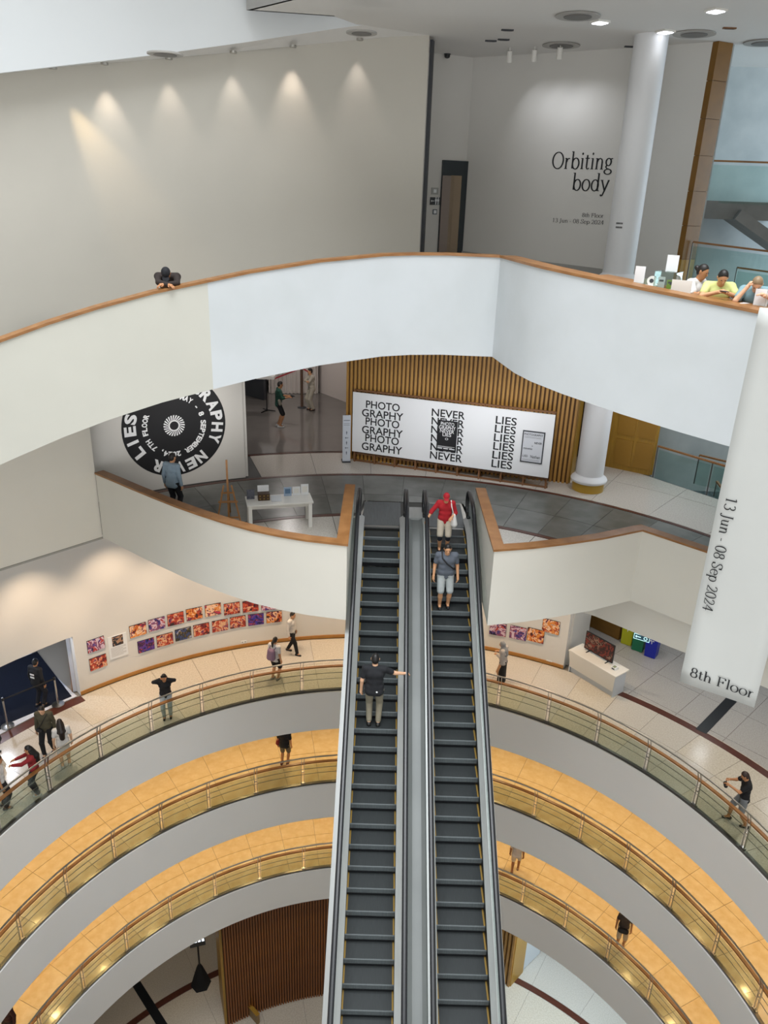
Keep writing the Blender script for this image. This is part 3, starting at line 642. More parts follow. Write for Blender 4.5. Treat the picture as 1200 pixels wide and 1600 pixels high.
def step_mesh():
    mb = MB(); hw = STEP_W / 2; d = .345; ys = .035
    for (a, b, c) in ((-hw, -hw + .03, 3), (-hw + .03, hw - .03, 0), (hw - .03, hw, 3)):
        mb.cur = c; mb.quad((a, 0.012, 0), (b, .012, 0), (b, d + .03, 0), (a, d + .03, 0))
    mb.cur = 1; mb.quad((-hw, .012, 0), (hw, .012, 0), (hw, 0, -.02), (-hw, 0, -.02)); mb.quad((-hw, 0, -.02), (hw, 0, -.02), (hw, .004, -.12), (-hw, .004, -.12))
    mb.cur = 2; mb.quad((-hw, .004, -.12), (hw, .004, -.12), (hw, .045, -.24), (-hw, .045, -.24)); mb.quad((-hw, .045, -.24), (hw, .045, -.24), (hw, d, -.24), (-hw, d, -.24))  # lower riser in black: the shadow line above the next tread is painted in
    for s in (-1, 1): mb.add([(s * hw, .012, 0), (s * hw, d + .03, 0), (s * hw, d, -.24), (s * hw, .045, -.24), (s * hw, .004, -.12), (s * hw, 0, -.02)], [(0, 1, 2, 3, 4, 5)])
    me = bpy.data.meshes.new('step'); me.from_pydata(mb.v, [], mb.f)
    for m in (M_STEP, M_RISER, M_BLACK, M_YELLOW): me.materials.append(m)
    me.polygons.foreach_set('material_index', mb.mi); me.update(); return me
STEP_ME = step_mesh(); TREADS = {}
def rail_path(x):
    pts = [(x, y, zpath(y) + .95) for y in YS[:-2]] + [(x, 18.75, Z7 + .95), (x, 19.0, Z7 + .95)]
    for k in range(1, 9):
        a = PI / 2 - PI * k / 8; pts.append((x, 19.0 + .33 * math.cos(a), Z7 + .62 + .33 * math.sin(a)))
    return pts + [(x, 18.8, Z7 + .29)]
def escalator(xc, phase_y, rails, label):
    root = empty('escalator', (xc, YCOMB, Z7)); tag(root, label, 'escalator', 'pair of escalators')
    P = lambda o: chp(o, root)
    # steps
    ds = .395; cosT = math.cos(_th); ylist = []
    y = phase_y
    while y > 5.2: y -= ds * cosT
    while y < YCOMB - .34:
        ylist.append(y); 
        zz = zpath(y); y2 = y + ds * cosT
        for _ in range(6):
            dl = math.hypot(y2 - y, zpath(y2) - zz); y2 = y + (y2 - y) * ds / dl
        y = y2
    TREADS[xc] = ylist
    for yy_ in ylist:
        o = obj('step', STEP_ME, root); o.matrix_parent_inverse = Matrix.Translation(Vector(root.location)).inverted(); o.location = (xc, yy_, zpath(yy_ + .1) if yy_ > YI - .2 else zpath(yy_))
    hw = STEP_W / 2
    for s, xr in zip((-1, 1), rails):
        xi = xc + s * hw
        P(sweep(MB(), YS, [(xi, -.35), (xi + s * .012, -.35), (xi + s * .012, .14), (xi, .14)]).build('skirt_panel', M_DARKMET))
        x0, x1 = xi + s * .004, xr - s * .012
        P(sweep(MB(), YS + [19.0], [(x0, .12), (x1, .20), (x1, .26), (x0, .16)]).build('inner_deck', M_ESCSTEEL))
        P(sweep(MB(), YS + [19.0], [(xr - s * .012, .2), (xr + s * .05, .2), (xr + s * .05, .27), (xr - s * .012, .27)]).build('rail_base', M_ESCSTEEL))
        # balustrade glass
        g = MB(); rp = rail_path(xr); vs = []
        low = [(xr, p[1], (zpath(p[1]) if p[1] < YCOMB else Z7) + .27) for p in rp[:len(YS)]]
        n = len(low)
        for a, b in zip(low, rp[:n]): vs += [a, (b[0], b[1], b[2] - .03)]
        g.add([(x - .006, y, z) for x, y, z in vs] + [(x + .006, y, z) for x, y, z in vs], [(2 * i, 2 * i + 1, 2 * i + 3, 2 * i + 2) for i in range(n - 1)] + [(2 * n + 2 * i, 2 * n + 2 * i + 2, 2 * n + 2 * i + 3, 2 * n + 2 * i + 1) for i in range(n - 1)])
        gl = MB(); arc = rp[n:]; cz = [(xr, 19.0, Z7 + .27)] + [(p[0], p[1], p[2]) for p in rp[n - 1:]]
        g.add([(xr, p[1], p[2]) for p in cz], [tuple(range(len(cz)))])
        me = bpy.data.meshes.new('glass'); me.from_pydata(g.v, [], g.f); me.materials.append(M_CLEAR); me.update(); P(obj('balustrade_glass', me))
        # handrail: flattened oval section
        h = MB(); n2 = 10; V = []
        for i, p in enumerate(rp):
            a = Vector(rp[max(i - 1, 0)]); b = Vector(rp[min(i + 1, len(rp) - 1)]); d = (b - a).normalized(); up = Vector((1, 0, 0)).cross(d).normalized()
            V += [Vector(p) + Vector((1, 0, 0)) * .052 * math.cos(2 * PI * k / n2) + up * .026 * math.sin(2 * PI * k / n2) for k in range(n2)]
        h.add(V, [(i * n2 + k, i * n2 + (k + 1) % n2, (i + 1) * n2 + (k + 1) % n2, (i + 1) * n2 + k) for i in range(len(rp) - 1) for k in range(n2)] + [tuple(range(n2)), tuple((len(rp) - 1) * n2 + k for k in range(n2))])
        P(h.build('handrail', M_BLACK, None, True))
    P(MB().box((xc, YCOMB + .06, Z7 - .02), (STEP_W, .14, .05)).build('comb_plate', M_ALU))
    P(MB().box((xc, YCOMB + .95, Z7 - .0), (STEP_W + .1, 1.64, .03)).build('landing_plate', mat('landing_metal', '#6b7073', .45, .5, var=.2, scale=3, stretch=(20, 1, 1))))
    P(sweep(MB(), YS, [(xc - .66, -1.0), (xc + .66, -1.0), (xc + .66, -.9), (xc - .66, -.9)]).build('soffit', M_FASCIA))
    return root
XL, XR = .06, 1.765
esL = escalator(XL, 13.62, (-.555, .675), 'escalator with the man in khaki trousers riding away, by the easel parapet')
esR = escalator(XR, 13.45, (1.17, 2.345), 'escalator carrying the red-capped woman and the man in grey')
chp(sweep(MB(), YS, [(.728, .0), (1.118, .0), (1.118, .27), (1.10, .30), (1.02, .25), (.84, .25), (.75, .30), (.728, .27)]).build('centre_deck', mat('centre_deck_steel', '#6e7170', .55, .3, var=.12, scale=.8)), esL)
chp(MB().box((.92, YCOMB + .35, Z7 + .16), (.42, .75, .30)).build('deck_cover', M_ESCSTEEL), esL)
chp(MB().box((.92, YCOMB + 1.1, Z7 + .02), (.3, .55, .04)).build('floor_hatch', M_DKGREY), esL)
for x, xi in ((-.61, -.72), (2.40, 2.50)):
    chp(sweep(MB(), YS, [(x, -1.0), (xi, -1.0), (xi, .24), (x, .27)]).build('side_cladding', M_ALU), esL if x < 0 else esR)
struct('floor_landing', MB().box((.92, 3.6, Z5 - .8), (4.6, 4.6, .5)), M_TERRAG, 'landing slab at the foot of the escalators', 'floor')

# ================================================================== LEVEL 8 THINGS
def note(name, label, cat, loc=(0, 0, 0), rz=0.0, group=None): return tag(empty(name, loc, rz), label, cat, group)
# title lettering
tl = note('wall_lettering', 'large black serif exhibition title on the white wall', 'lettering', PT.pt(*PT.uv(900, 265)))
def wtext(txt, px, py, hpx, nm, sx=.79):
    u, v = PT.uv(px, py); u2, v2 = PT.uv(px, py - hpx); serif_words(nm, txt, PT.pt, u, v, (v2 - v) / .66, 'r', sx, tl)
wtext('Orbiting', 957, 265, 27, 'title_word'); wtext('body', 951, 299, 27, 'title_word')
wtext('8th Floor', 943, 340.5, 6.6, 'floor_word', 1.0); wtext('13 Jun - 08 Sep 2024', 943, 351, 6.6, 'date_word', 1.08)
# small print on the column
mb = MB(); P_ = lambda a, z: (6.32 - .414 * math.sin(a), 22.12 - .414 * math.cos(a), z)
for i in range(2):
    for j in range(9):
        a0 = .86 - j * .05; z0 = -.60 - i * .10
        mb.quad(P_(a0, z0), P_(a0 - .034, z0), P_(a0 - .034, z0 + .045), P_(a0, z0 + .045))
chp(flat(mb, 'small_print', M_INK, None), col)
# lift doorway, signs
PL = Plane(W8[1], W8[2], .0)
ld = note('door_1', 'lift doorway with dark surround and bronze doors', 'door', PL.pt(*PL.uv(703, 380))); ld['kind'] = 'structure'
def pl_box(pl, px0, py0, px1, py1, th, nm, m, root, o=0.0, zmin=None):
    u0, v0 = pl.uv(px0, py0); u1, v1 = pl.uv(px1, py1)
    if zmin is not None: v1 = zmin
    a, b = pl.pt(u0, 0, o), pl.pt(u1, 0, o); z = (v0 + v1) / 2
    return chp(MB().bar((a[0], a[1], z), (b[0], b[1], z), th, abs(v0 - v1)).build(nm, m), root)
pl_box(PL, 691, 250, 722, 380, .12, 'surround', mat('lift_surround', '#30373b', .4, .3), ld, zmin=Z8)
pl_box(PL, 690, 274, 702, 380, .16, 'lift_door', mat('bronze_door', '#8b7f78', .25, .8), ld, zmin=Z8)
pl_box(PL, 703, 274, 713, 380, .16, 'lift_door', mat('bronze_door_b', '#93826f', .25, .8), ld, zmin=Z8)
for (x0, y0, x1, y1, nm, m, lb) in ((674, 293, 684, 304, 'notice_plate', mat('plate_pale', '#a7a7a3', .4), 'pale square notice beside the lift doorway'), (672, 308, 686, 320, 'direction_plate', M_DKGREY, 'dark pictogram plate beside the lift doorway'), (676, 327, 682, 335, 'call_plate', mat('plate_blue', '#4c5560', .4), 'small blue grey call button plate beside the lift')):
    r_ = note(nm, lb, 'sign', PL.pt(*PL.uv((x0 + x1) / 2, (y0 + y1) / 2))); pl_box(PL, x0, y0, x1, y1, .03, 'plate', m, r_, .015)
    u, v = PL.uv((x0 + x1) / 2, (y0 + y1) / 2); mb = MB(); fn = lambda a, b: PL.pt(a, b, .034)
    if nm == 'direction_plate': pict(mb, fn, 'arrow', u - .09, v, .12); pict(mb, fn, 'man', u + .03, v, .2); pict(mb, fn, 'man', u + .11, v, .2)
    else: mb.add([fn(u - .05, v - .05), fn(u + .05, v - .05), fn(u + .05, v + .05), fn(u - .05, v + .05)], [(0, 1, 2, 3)])
    chp(flat(mb, 'pictogram', M_INKW, None), r_)
struct('trim_11', MB().bar((.95, 23.30, .5), (1.0, 23.55, .5), .08, 6.4), M_DKGREY, 'dark vertical shutter track at the end of the ramp wall', 'trim')
# ceiling fittings
def disc(px, py, r, nm, lb, cat, m, grp, z=CEIL8):
    p = atz(px, py, z); o = note(nm, lb, cat, (p[0], p[1], z), 0, grp)
    smooth_edges(MB().lathe((0, 0, -.03), [(r * .86, .03), (r, .02), (r, 0), (r * .86, 0)], 28).build('frame', mat('vent_frame', '#a09d98', .5), o))
    smooth_edges(MB().lathe((0, 0, -.045), [(r * .62, 0), (r * .62, .02)], 24).build('core', m, o)); return o
for x, y, lb in ((903, 24, 'round ceiling air vent between the two square lamps'), (877, 70, 'round ceiling air vent above the title wall spotlights'), (1085, 52, 'round ceiling air vent close to the column head'), (1195, 66, 'round ceiling air vent above the stairwell')):
    disc(x, y, .5, 'ceiling_vent', lb, 'vent', mat('vent_core', '#6c6a67', .6), 'round ceiling vents')
def lamp_sq(px, py, lb):
    p = atz(px, py, CEIL8); o = note('ceiling_lamp', lb, 'lamp', (p[0], p[1], CEIL8), .4, 'square ceiling lamps')
    MB().box((0, 0, -.02), (.34, .34, .04)).build('frame', M_FURN, o); MB().box((0, 0, -.045), (.26, .26, .02)).build('diffuser', mat('lamp_white', '#f5f8ff', .5, emit=5), o)
    light('ceiling_lamp_light', 'SPOT', (p[0], p[1], CEIL8 - .1), 7 if px == 1040 else 70, (.95, .97, 1), (p[0], p[1], -5), spot_size=2.2, spot_blend=1, shadow_soft_size=.12)
lamp_sq(938, 33, 'square lit ceiling lamp beside a round vent'); lamp_sq(1040, 48, 'square lit ceiling lamp at the column head'); lamp_sq(1119, 15, 'square lit ceiling lamp above the counter people')
for i, (x, y) in enumerate(((797, 82), (836, 80), (876, 76))):
    p = atz(x, y - 8, CEIL8); o = note('track_spotlight', ['small white ceiling spotlight on the lift side of the title wall', 'small white ceiling spotlight midway above the title wall', 'small white ceiling spotlight in front of the round vent'][i], 'spotlight', (p[0], p[1], CEIL8), 0, 'track spotlights')
    MB().tube([(0, 0, 0), (0, 0, -.12)], .015, 8).build('stem', M_FURN, o)
    smooth_edges(MB().tube([(0, .0, -.08), (.02, .1, -.34)], [.07, .08], 14).build('head', M_FURN, o))
    light('track_light', 'SPOT', (p[0] + .02, p[1] + .15, CEIL8 - .42), 42, (.90, .93, 1.0), PT.pt(3.2 + i * .6, .9), spot_size=1.7, spot_blend=1, shadow_soft_size=.05)
for x, y, lb in ((793, 46, 'dark slot diffuser in the ceiling above the lift wall'), (787, 61, 'short dark slot in the ceiling above the lift wall'), (767, 63, 'small dark detector on the ceiling'), (1140, 43, 'small beige smoke detector on the ceiling'), (985, 72, 'thin slot in the ceiling beside the column')):
    p = atz(x, y, CEIL8); o = note('ceiling_fitting', lb, 'fitting', (p[0], p[1], CEIL8)); MB().box((0, 0, -.015), (.3, .09, .03)).build('housing', M_DKGREY if x != 1140 else M_FRAMEWOOD, o); MB().box((0, 0, -.033), (.22, .03, .01)).build('slot', M_BLACK, o)
p = atz(699, 84, CEIL8); cm = note('dome_camera', 'small black dome camera on the ceiling by the lift wall', 'camera', (p[0], p[1], CEIL8))
smooth_edges(MB().lathe((0, 0, -.12), [(.02, -.0), (.07, .02), (.085, .06), (.08, .12)], 16).build('dome', M_BLACK, cm)); MB().lathe((0, 0, -.02), [(.1, 0), (.1, .02)], 16).build('base', M_DKGREY, cm)
# ramp ceiling downlights that scallop the wall
WQ = [(85, 125, 2.2, (1, .74, .42), (3.2, -4.5)), (165, 117, .8, (1, .86, .72), (0, -4)), (265, 110, .45, (1, .86, .74), (0, -4)), (365, 98, .45, (1, .88, .78), (0, -4)), (458, 88, .9, (1, .86, .74), (0, -4)), (562, 72, .4, (1, .88, .8), (0, -4))]
wx = [p[0] for p in WW]
for i, (px, py, en, c, sh) in enumerate(WQ):
    r = ray(px, py); kq = r[0] / r[1]; yw = float(np.interp(kq, [p[0] / p[1] for p in WW], [p[1] for p in WW])); q = aty(px, py, yw - .30)
    ztop = float(np.interp(kq, [p[0] / p[1] for p in WW], [p[2] for p in WW])) - .02
    o = note('recessed_downlight', ['recessed downlight casting the slanting yellow scallop on the ramp wall', 'recessed downlight next to the yellow scallop on the ramp wall', 'recessed downlight two away from the yellow scallop', 'recessed downlight three away from the yellow scallop', 'recessed downlight casting the brightest pink scallop', 'recessed downlight closest to the shutter track end of the ramp wall'][i], 'downlight', (q[0], q[1], ztop), 0, 'ramp wall downlights')
    smooth_edges(MB().lathe((0, 0, -.05), [(.075, 0), (.085, 0), (.085, .05), (.075, .05)], 16).build('trim_ring', M_STEEL, o))
    smooth_edges(MB().lathe((0, 0, -.035), [(.06, 0), (.06, .01)], 16).build('lens', mat('lens_warm', '#fff1dc', .5, emit=3), o))
    light('ramp_downlight', 'SPOT', (q[0], q[1], ztop - .08), 110 * en, c, (q[0] + sh[0] * .30, q[1] + .22 + (.66 if i == 0 else 0), ztop - 2.4), spot_size=1.0 if i else .62, spot_blend=.9, shadow_soft_size=.05)
for px, py, lb in ((565, 51, 'oval air vent in the ramp ceiling near the repaint corner'), (258, 84, 'thin oval air vent in the middle of the ramp ceiling')):
    r = ray(px, py); o = aty(px, py, 19.6 if px > 500 else 17.0); v_ = note('ramp_vent', lb, 'vent', tuple(o)); smooth_edges(MB().lathe((0, 0, -.02), [(.34, 0), (.34, .03)], 24).build('frame', mat('vent_frame', '', .5), v_)); MB().lathe((0, 0, -.03), [(.22, 0), (.22, .02)], 20).build('core', mat('vent_core', '', .5), v_)

# counter behind the parapet and what stands on it
CTOP = -1.36
ctr = note('information_counter', 'long counter board behind the white parapet under the people and cards', 'counter', (4.9, 13.2, Z8))
_N8 = normals(P8R); cpts = [(p[0] + m.x * .39, p[1] + m.y * .39) for p, m in list(zip(P8R, _N8))[3:8]]
chp(strip_solid(MB(), [(x, y, 0) for x, y in cpts], -.02, .5, lambda p: np.interp(p[0], [3.4, 6.7], [-1.24, -1.55]) - .04, lambda p: np.interp(p[0], [3.4, 6.7], [-1.24, -1.55])).build('board', M_WOOD), ctr)
for x, y in ((3.8, 14.35), (5.3, 12.85), (6.6, 12.0)): chp(MB().box((x, y, (Z8 - 1.4) / 2), (.06, .06, -1.4 - Z8 - .02)).build('leg', M_STEEL), ctr)
zc_ = lambda x: float(np.interp(x, [3.4, 6.7], [-1.24, -1.55]))
def on_counter(px, y): r = ray(px, 440); return (r[0] / r[1] * y, y, zc_(r[0] / r[1] * y))
def yc(px):   # a little behind the cap along this column of view
    r = ray(px, 450); k = r[0] / r[1]; ks = [p[0] / p[1] for p in cpts]; return float(np.interp(k, ks, [p[1] for p in cpts])) + .14
l = on_counter(998, yc(998)); c_ = note('card_stand', 'upright white card on the round tray at the counter end', 'card', (l[0], l[1], l[2] + .012), -.6)
MB().box((0, 0, .14), (.17, .012, .28)).build('sheet', M_BOARD, c_); MB().box((0, 0, .01), (.17, .08, .015)).build('foot', M_CLEAR, c_)
l = on_counter(1008, yc(1008) + .06); t_ = tag(smooth_edges(MB().lathe((0, 0, 0), [(.24, 0), (.26, .006), (.26, .012), (.24, .012)], 32).build('round_tray', M_FURN)), 'round white tray under the upright card', 'tray'); t_.location = l
l = on_counter(1018, yc(1018) + .14); t_ = note('tape_dispenser', 'white disc-shaped dispenser beside the acrylic box', 'dispenser', (l[0], l[1], l[2] + .012), -.4)
MB().tube([(0, -.03, .075), (0, .03, .075)], .075, 18).build('roll', M_FURN, t_); MB().tube([(0, -.034, .075), (0, .034, .075)], .035, 14).build('hub', M_DKGREY, t_); MB().box((-.09, 0, .05), (.06, .05, .1)).build('body', mat('olive_grey', '#7d8270', .5), t_)
l = on_counter(1043, yc(1043) + .05); a_ = note('donation_box', 'clear acrylic donation box with leaflets inside', 'box', l, -.65)
for nm, c, d in (('front_pane', (0, -.15, .14), (.36, .006, .28)), ('back_pane', (0, .15, .14), (.36, .006, .28)), ('side_pane', (-.18, 0, .14), (.006, .3, .28)), ('side_pane', (.18, 0, .14), (.006, .3, .28)), ('lid', (0, 0, .283), (.37, .31, .006)), ('base', (0, 0, .004), (.37, .31, .008))): MB().box(c, d).build(nm, M_CLEAR if nm != 'base' else M_FURN, a_)
for i, (xx, hx) in enumerate(((-.1, '#d8dade'), (.05, '#86a33c'), (.08, '#3e4a58'))):
    f_ = note('leaflet', ['pale leaflet standing inside the acrylic box', 'green leaflet standing inside the acrylic box', 'dark blue leaflet standing inside the acrylic box'][i], 'leaflet', (l[0] + xx * .8, l[1] - xx * .6, l[2] + .01), -.65); MB().box((0, 0, .09 - .02 * i), (.11, .015, .18 - .04 * i)).build('cover', mat('leaf_%d' % i, hx, .5), f_); MB().box((0, -.009, .12 - .02 * i), (.07, .003, .03)).build('print', M_DKGREY, f_)
l2 = on_counter(1046, yc(1046) + .05); c_ = note('card_stand', 'white sign sheet standing on top of the acrylic box', 'card', (l2[0], l2[1], l2[2] + .288), -.6)
MB().box((0, 0, .13), (.19, .01, .26)).build('sheet', M_BOARD, c_); MB().box((0, 0, .006), (.12, .06, .01)).build('foot', M_CLEAR, c_)
l = on_counter(1069, yc(1069) + .02); c_ = note('laptop', 'pale open laptop in front of the woman in white', 'laptop', l, -.6)
MB().box((0, 0, .008), (.32, .22, .016)).build('keyboard_base', M_FURN, c_); MB().box((0, -.12, .1), (.32, .012, .2)).build('screen_lid', M_FURN, c_)
l = on_counter(1195, yc(1195)); c_ = note('card_stand', 'white sign plate standing beside the man holding his head', 'card', l, -.5)
MB().box((0, 0, .13), (.2, .012, .26)).build('sheet', M_BOARD, c_); MB().box((0, 0, .008), (.2, .08, .015)).build('foot', M_CLEAR, c_)
l = on_counter(1163, yc(1163) - .05); c_ = tag(MB().box((0, 0, .002), (.24, .16, .004), .3).build('paper_sheet', M_BOARD), 'loose white paper sheet on the counter', 'paper'); c_.location = l
l = on_counter(1154, yc(1154) + .08); c_ = note('phone', 'black phone lying on the counter beside the paper sheet', 'phone', l, .5); MB().box((0, 0, .005), (.08, .16, .009)).build('body', M_BLACK, c_); MB().box((0, 0, .0102), (.07, .14, .001)).build('screen', M_DKGREY, c_)

# stairwell pieces
def glass_rail(name, lb, p0, p1, hg, posts=2, rail_m=M_WOOD, th=.07):
    a, b = Vector(p0), Vector(p1); r_ = note(name, lb, 'railing', tuple(a))
    chp(MB().bar(a, b, th, .05).build('handrail', rail_m), r_)
    d = b - a; n = max(1, int(d.length / 1.6))
    for i in range(n):
        q0, q1 = a + d * (i / n + .008), a + d * ((i + 1) / n - .008)
        chp(MB().add([q0 - Vector((0, 0, hg)), q1 - Vector((0, 0, hg)), q1 - Vector((0, 0, .1)), q0 - Vector((0, 0, .1))], [(0, 1, 2, 3)]).build('glass_panel', M_TEAL), r_)
    for i in range(n + 1):
        q = a + d * (i / n); chp(MB().tube([q - Vector((0, 0, hg)), q], .018, 6).build('post', M_STEELD), r_)
    return r_
glass_rail('stair_railing', 'timber topped glass railing of the upper stair landing', aty(1110, 251, 24.6), aty(1260, 256, 24.0), 1.12)
glass_rail('stair_railing', 'timber topped glass railing of the level eight stair opening', aty(1083, 378, 22.6), aty(1260, 400, 21.4), 1.05)
glass_rail('stair_railing', 'lower timber topped glass railing behind the man holding his head', aty(1152, 418, 24.5), aty(1260, 433, 24.2), 1.0)
a = aty(1098, 313, 24.7); b = aty(1260, 309, 24.2)
ls = note('stair_landing', 'grey stair landing slab with exposed framing underneath', 'stair', tuple(a)); ls['kind'] = 'structure'
chp(MB().prism([(a[0] - .2, a[1] - .1), (b[0], b[1] - .1), (b[0], 26.4), (a[0] - .2, 26.4)], a[2] - .5, a[2]).build('slab', M_STAIR), ls)
chp(MB().bar((a[0] + 1.0, 24.9, a[2] - .35), (a[0] + 3.4, 24.6, a[2] - 1.75), 1.5, .3).build('flight', M_STAIR), ls)
for i in range(3): chp(MB().bar((a[0] + .2 + i * .9, a[1] - .12, a[2] - .33), (a[0] + .9 + i * .9, 26.2, a[2] - .33), .08, .1).build('beam', M_STEELD), ls)
# level 7 railing to the stair void and pieces behind
glass_rail('stair_railing', 'timber topped glass railing beside the ochre panelled wall on level seven', (8.72, 23.38, Z7 + 1.05), (13.4, 17.5, Z7 + 1.05), 1.05)
a, b = aty(1093, 711, 24.2), aty(1200, 737, 23.2); glass_rail('stair_railing', 'timber topped glass stair railing beyond the level seven void', a, b, 1.0)
a, b = aty(1120, 752, 22.5), aty(1150, 790, 21.4); glass_rail('stair_railing', 'short sloping timber handrail of the descending stair', a, b, .5)

# banner
BA, BB = Vector((4.47, 9.52, 0)), Vector((5.30, 8.92, 0)); PB = Plane(BA, BB, 0)
bn = note('hanging_banner', 'long off-white cloth banner with black serif lettering hanging in front of the parapet', 'banner', (BA.x, BA.y, -6.5))
bw = (BB - BA).length; mb = MB(); nn = 24
zt_, zb_ = -1.14, -6.48
for i in range(nn + 1):
    z = zt_ + (zb_ - zt_) * i / nn
    for j in range(7):
        u = bw * j / 6; mb.v.append(PB.pt(u, z, .012 * math.sin(z * 1.7 + j * .6)))
for i in range(nn):
    for j in range(6): mb.f.append((i * 7 + j, i * 7 + j + 1, i * 7 + j + 8, i * 7 + j + 7)); mb.mi.append(0)
clo = chp(mb.build('cloth', M_BANNER, None, True), bn); sol = clo.modifiers.new('thickness', 'SOLIDIFY'); sol.thickness = .006
for zz, nm in ((zt_ - .01, 'top_bar'), (zb_ + .03, 'bottom_bar')): chp(MB().tube([PB.pt(0.01, zz, -.02), PB.pt(bw - .01, zz, -.02)], .01, 8).build(nm, M_FURN), bn)
for u_ in (.05, bw - .05): chp(MB().tube([PB.pt(u_, zt_, -.02), PB.pt(u_, 23.7, -.02)], .003, 5).build('cord', M_STEEL), bn)
serif_words('floor_word', '8th Floor', lambda u, v: PB.pt(u, v, .026), .115, zb_ + .15, .235, 'l', .98, bn)
ut, vt = PB.uv(1141, 775); ub, vb = PB.uv(1100, 952)
polys, wd = serif_geom('13 Jun - 08 Sep 2024'); s_ = (vt - vb) / wd
x_ = 0
for word in ('13 ', 'Jun ', '- ', '08 ', 'Sep ', '2024'):
    polys, wd = serif_geom(word); mb = MB(); put_polys(mb, polys, lambda x, y: PB.pt(.095 + y * s_ * 1.05, vt - (x + x_) * s_, .026)); chp(flat(mb, 'date_word', M_INK, None), bn); x_ += wd

# ================================================================== LEVEL 7 THINGS
o5 = lambda x, y: (520 + x * .35, 540 + y * .35)
o4 = lambda x, y: (140 + x * .35, 540 + y * .35)
BP = Plane((-.86, 23.92), (5.06, 21.94), 0)
ub0 = BP.uv(552, 612)[0]; ub1 = BP.uv(862, 700)[0]; zt_b = (BP.uv(552, 612)[1] + BP.uv(868, 648.5)[1]) / 2; zb_b = (BP.uv(552, 704.5)[1] + BP.uv(857, 747)[1]) / 2
bd = note('exhibition_board', 'long white exhibition board with repeated black words on a timber frame', 'board', BP.pt((ub0 + ub1) / 2, Z7))
def pbar(pl, u0, v0, u1, v1, th, o): a, b = pl.pt(u0, 0, o), pl.pt(u1, 0, o); z = (v0 + v1) / 2; return MB().bar((a[0], a[1], z), (b[0], b[1], z), th, v1 - v0)
chp(pbar(BP, ub0, zb_b, ub1, zt_b, .05, 0).build('panel', M_BOARD), bd)
nP = 10
for i in range(nP):
    u = ub0 + .06 + (ub1 - ub0 - .12) * i / (nP - 1)
    chp(pbar(BP, u - .025, Z7, u + .025, zt_b + .05, .05, -.07).build('upright', M_FRAMEWOOD), bd)
    a, b = BP.pt(u, Z7 + .03, -.07), BP.pt(u, Z7 + .03, -.45); chp(MB().bar(a, b, .05, .05).build('foot', M_FRAMEWOOD), bd)
for zz in (Z7 + .03, Z7 + .28, zt_b + .04): chp(pbar(BP, ub0, zz - .025, ub1, zz + .025, .05, -.12).build('cross_rail', M_FRAMEWOOD), bd)
mb = MB(); fn = lambda u, v: BP.pt(u, v, .028)
def rows(words, xl, xr, ytops, hgt):
    for w_, (x0, x1), yt in zip(words, [(a, b) for a, b in zip(xl, xr)], ytops):
        ua, va = BP.uv(*o5(x0, yt)); ub, _ = BP.uv(*o5(x1, yt + (x1 - x0) * .09)); _, vb_ = BP.uv(*o5(x0, yt + hgt))
        sans_box(mb, w_, fn, ua, vb_, ub, va, .014)
rows(['PHOTO', 'GRAPHY'] * 3, [150, 132, 148, 132, 147, 131], [301, 317, 299, 315, 297, 312], [243, 280, 318, 355, 392, 429], 34)
rows(['NEVER'] * 6, [444, 443, 441, 440, 438, 436], [593, 590, 588, 586, 583, 580], [279, 317, 355, 393, 431, 469], 34)
rows(['LIES'] * 6, [730, 726, 722, 719, 715, 711], [824, 820, 816, 812, 808, 803], [312, 351, 390, 428, 467, 506], 35)
chp(flat(mb, 'lettering', M_INK, None), bd)
def poster(nm, lb, x0, y0, x1, y1, m, ink, texts, frame=None):
    ua, va = BP.uv(*o5(x0, y0)); ub, _ = BP.uv(*o5(x1, y0 + 9)); _, vb_ = BP.uv(*o5(x0 - 3, y1))
    r_ = note(nm, lb, 'poster', BP.pt((ua + ub) / 2, vb_))
    if frame: chp(pbar(BP, ua, vb_, ub, va, .03, .045).build('frame', frame), r_); g = .035; ua += g; ub -= g; va -= g; vb_ += g
    sh_ = chp(pbar(BP, ua, vb_, ub, va, .02, .055).build('sheet', m), r_)
    f2 = lambda u, v: BP.pt(ua + (ub - ua) * u, vb_ + (va - vb_) * v, .068)
    for t in texts:
        mbx = MB()
        if isinstance(t[0], str): sans_box(mbx, t[0], f2, t[1], t[2], t[3], t[4], .01)
        else: mbx.add([f2(t[0], t[1]), f2(t[2], t[1]), f2(t[2], t[3]), f2(t[0], t[3])], [(0, 1, 2, 3)])
        flat(mbx, 'print', ink, sh_)
    return r_
ringp = []
poster('poster', 'black portrait poster with white words in the middle of the exhibition board', 472, 328, 560, 464, M_INK, M_INKW,
       [('PHOTO', .16, .83, .84, .95), ('GRAPHY', .08, .71, .92, .83), ('NEVER', .14, .60, .86, .71), ('LIES', .28, .49, .72, .60), ('O', .42, .37, .58, .44), (.06, .15, .94, .16), (.06, .12, .8, .13), (.06, .07, .3, .10), (.36, .07, .6, .10), (.66, .07, .94, .10)])
poster('poster', 'grey framed text poster on the end of the exhibition board by the column', 851, 375, 951, 516, mat('poster_grey', '#c9ccd2', .5), M_INK,
       [('PHOTOGRAPHY', .03, .89, .97, .96), ('NEVER', .58, .62, .95, .69), ('+', .45, .52, .52, .56), ('minetta', .05, .41, .5, .48), ('LIES', .05, .15, .3, .22), ('Nathan', .45, .13, .93, .23), (.05, .84, .9, .845), (.05, .81, .9, .815), (.05, .07, .9, .075), (.05, .04, .9, .045)], frame=M_DKGREY)
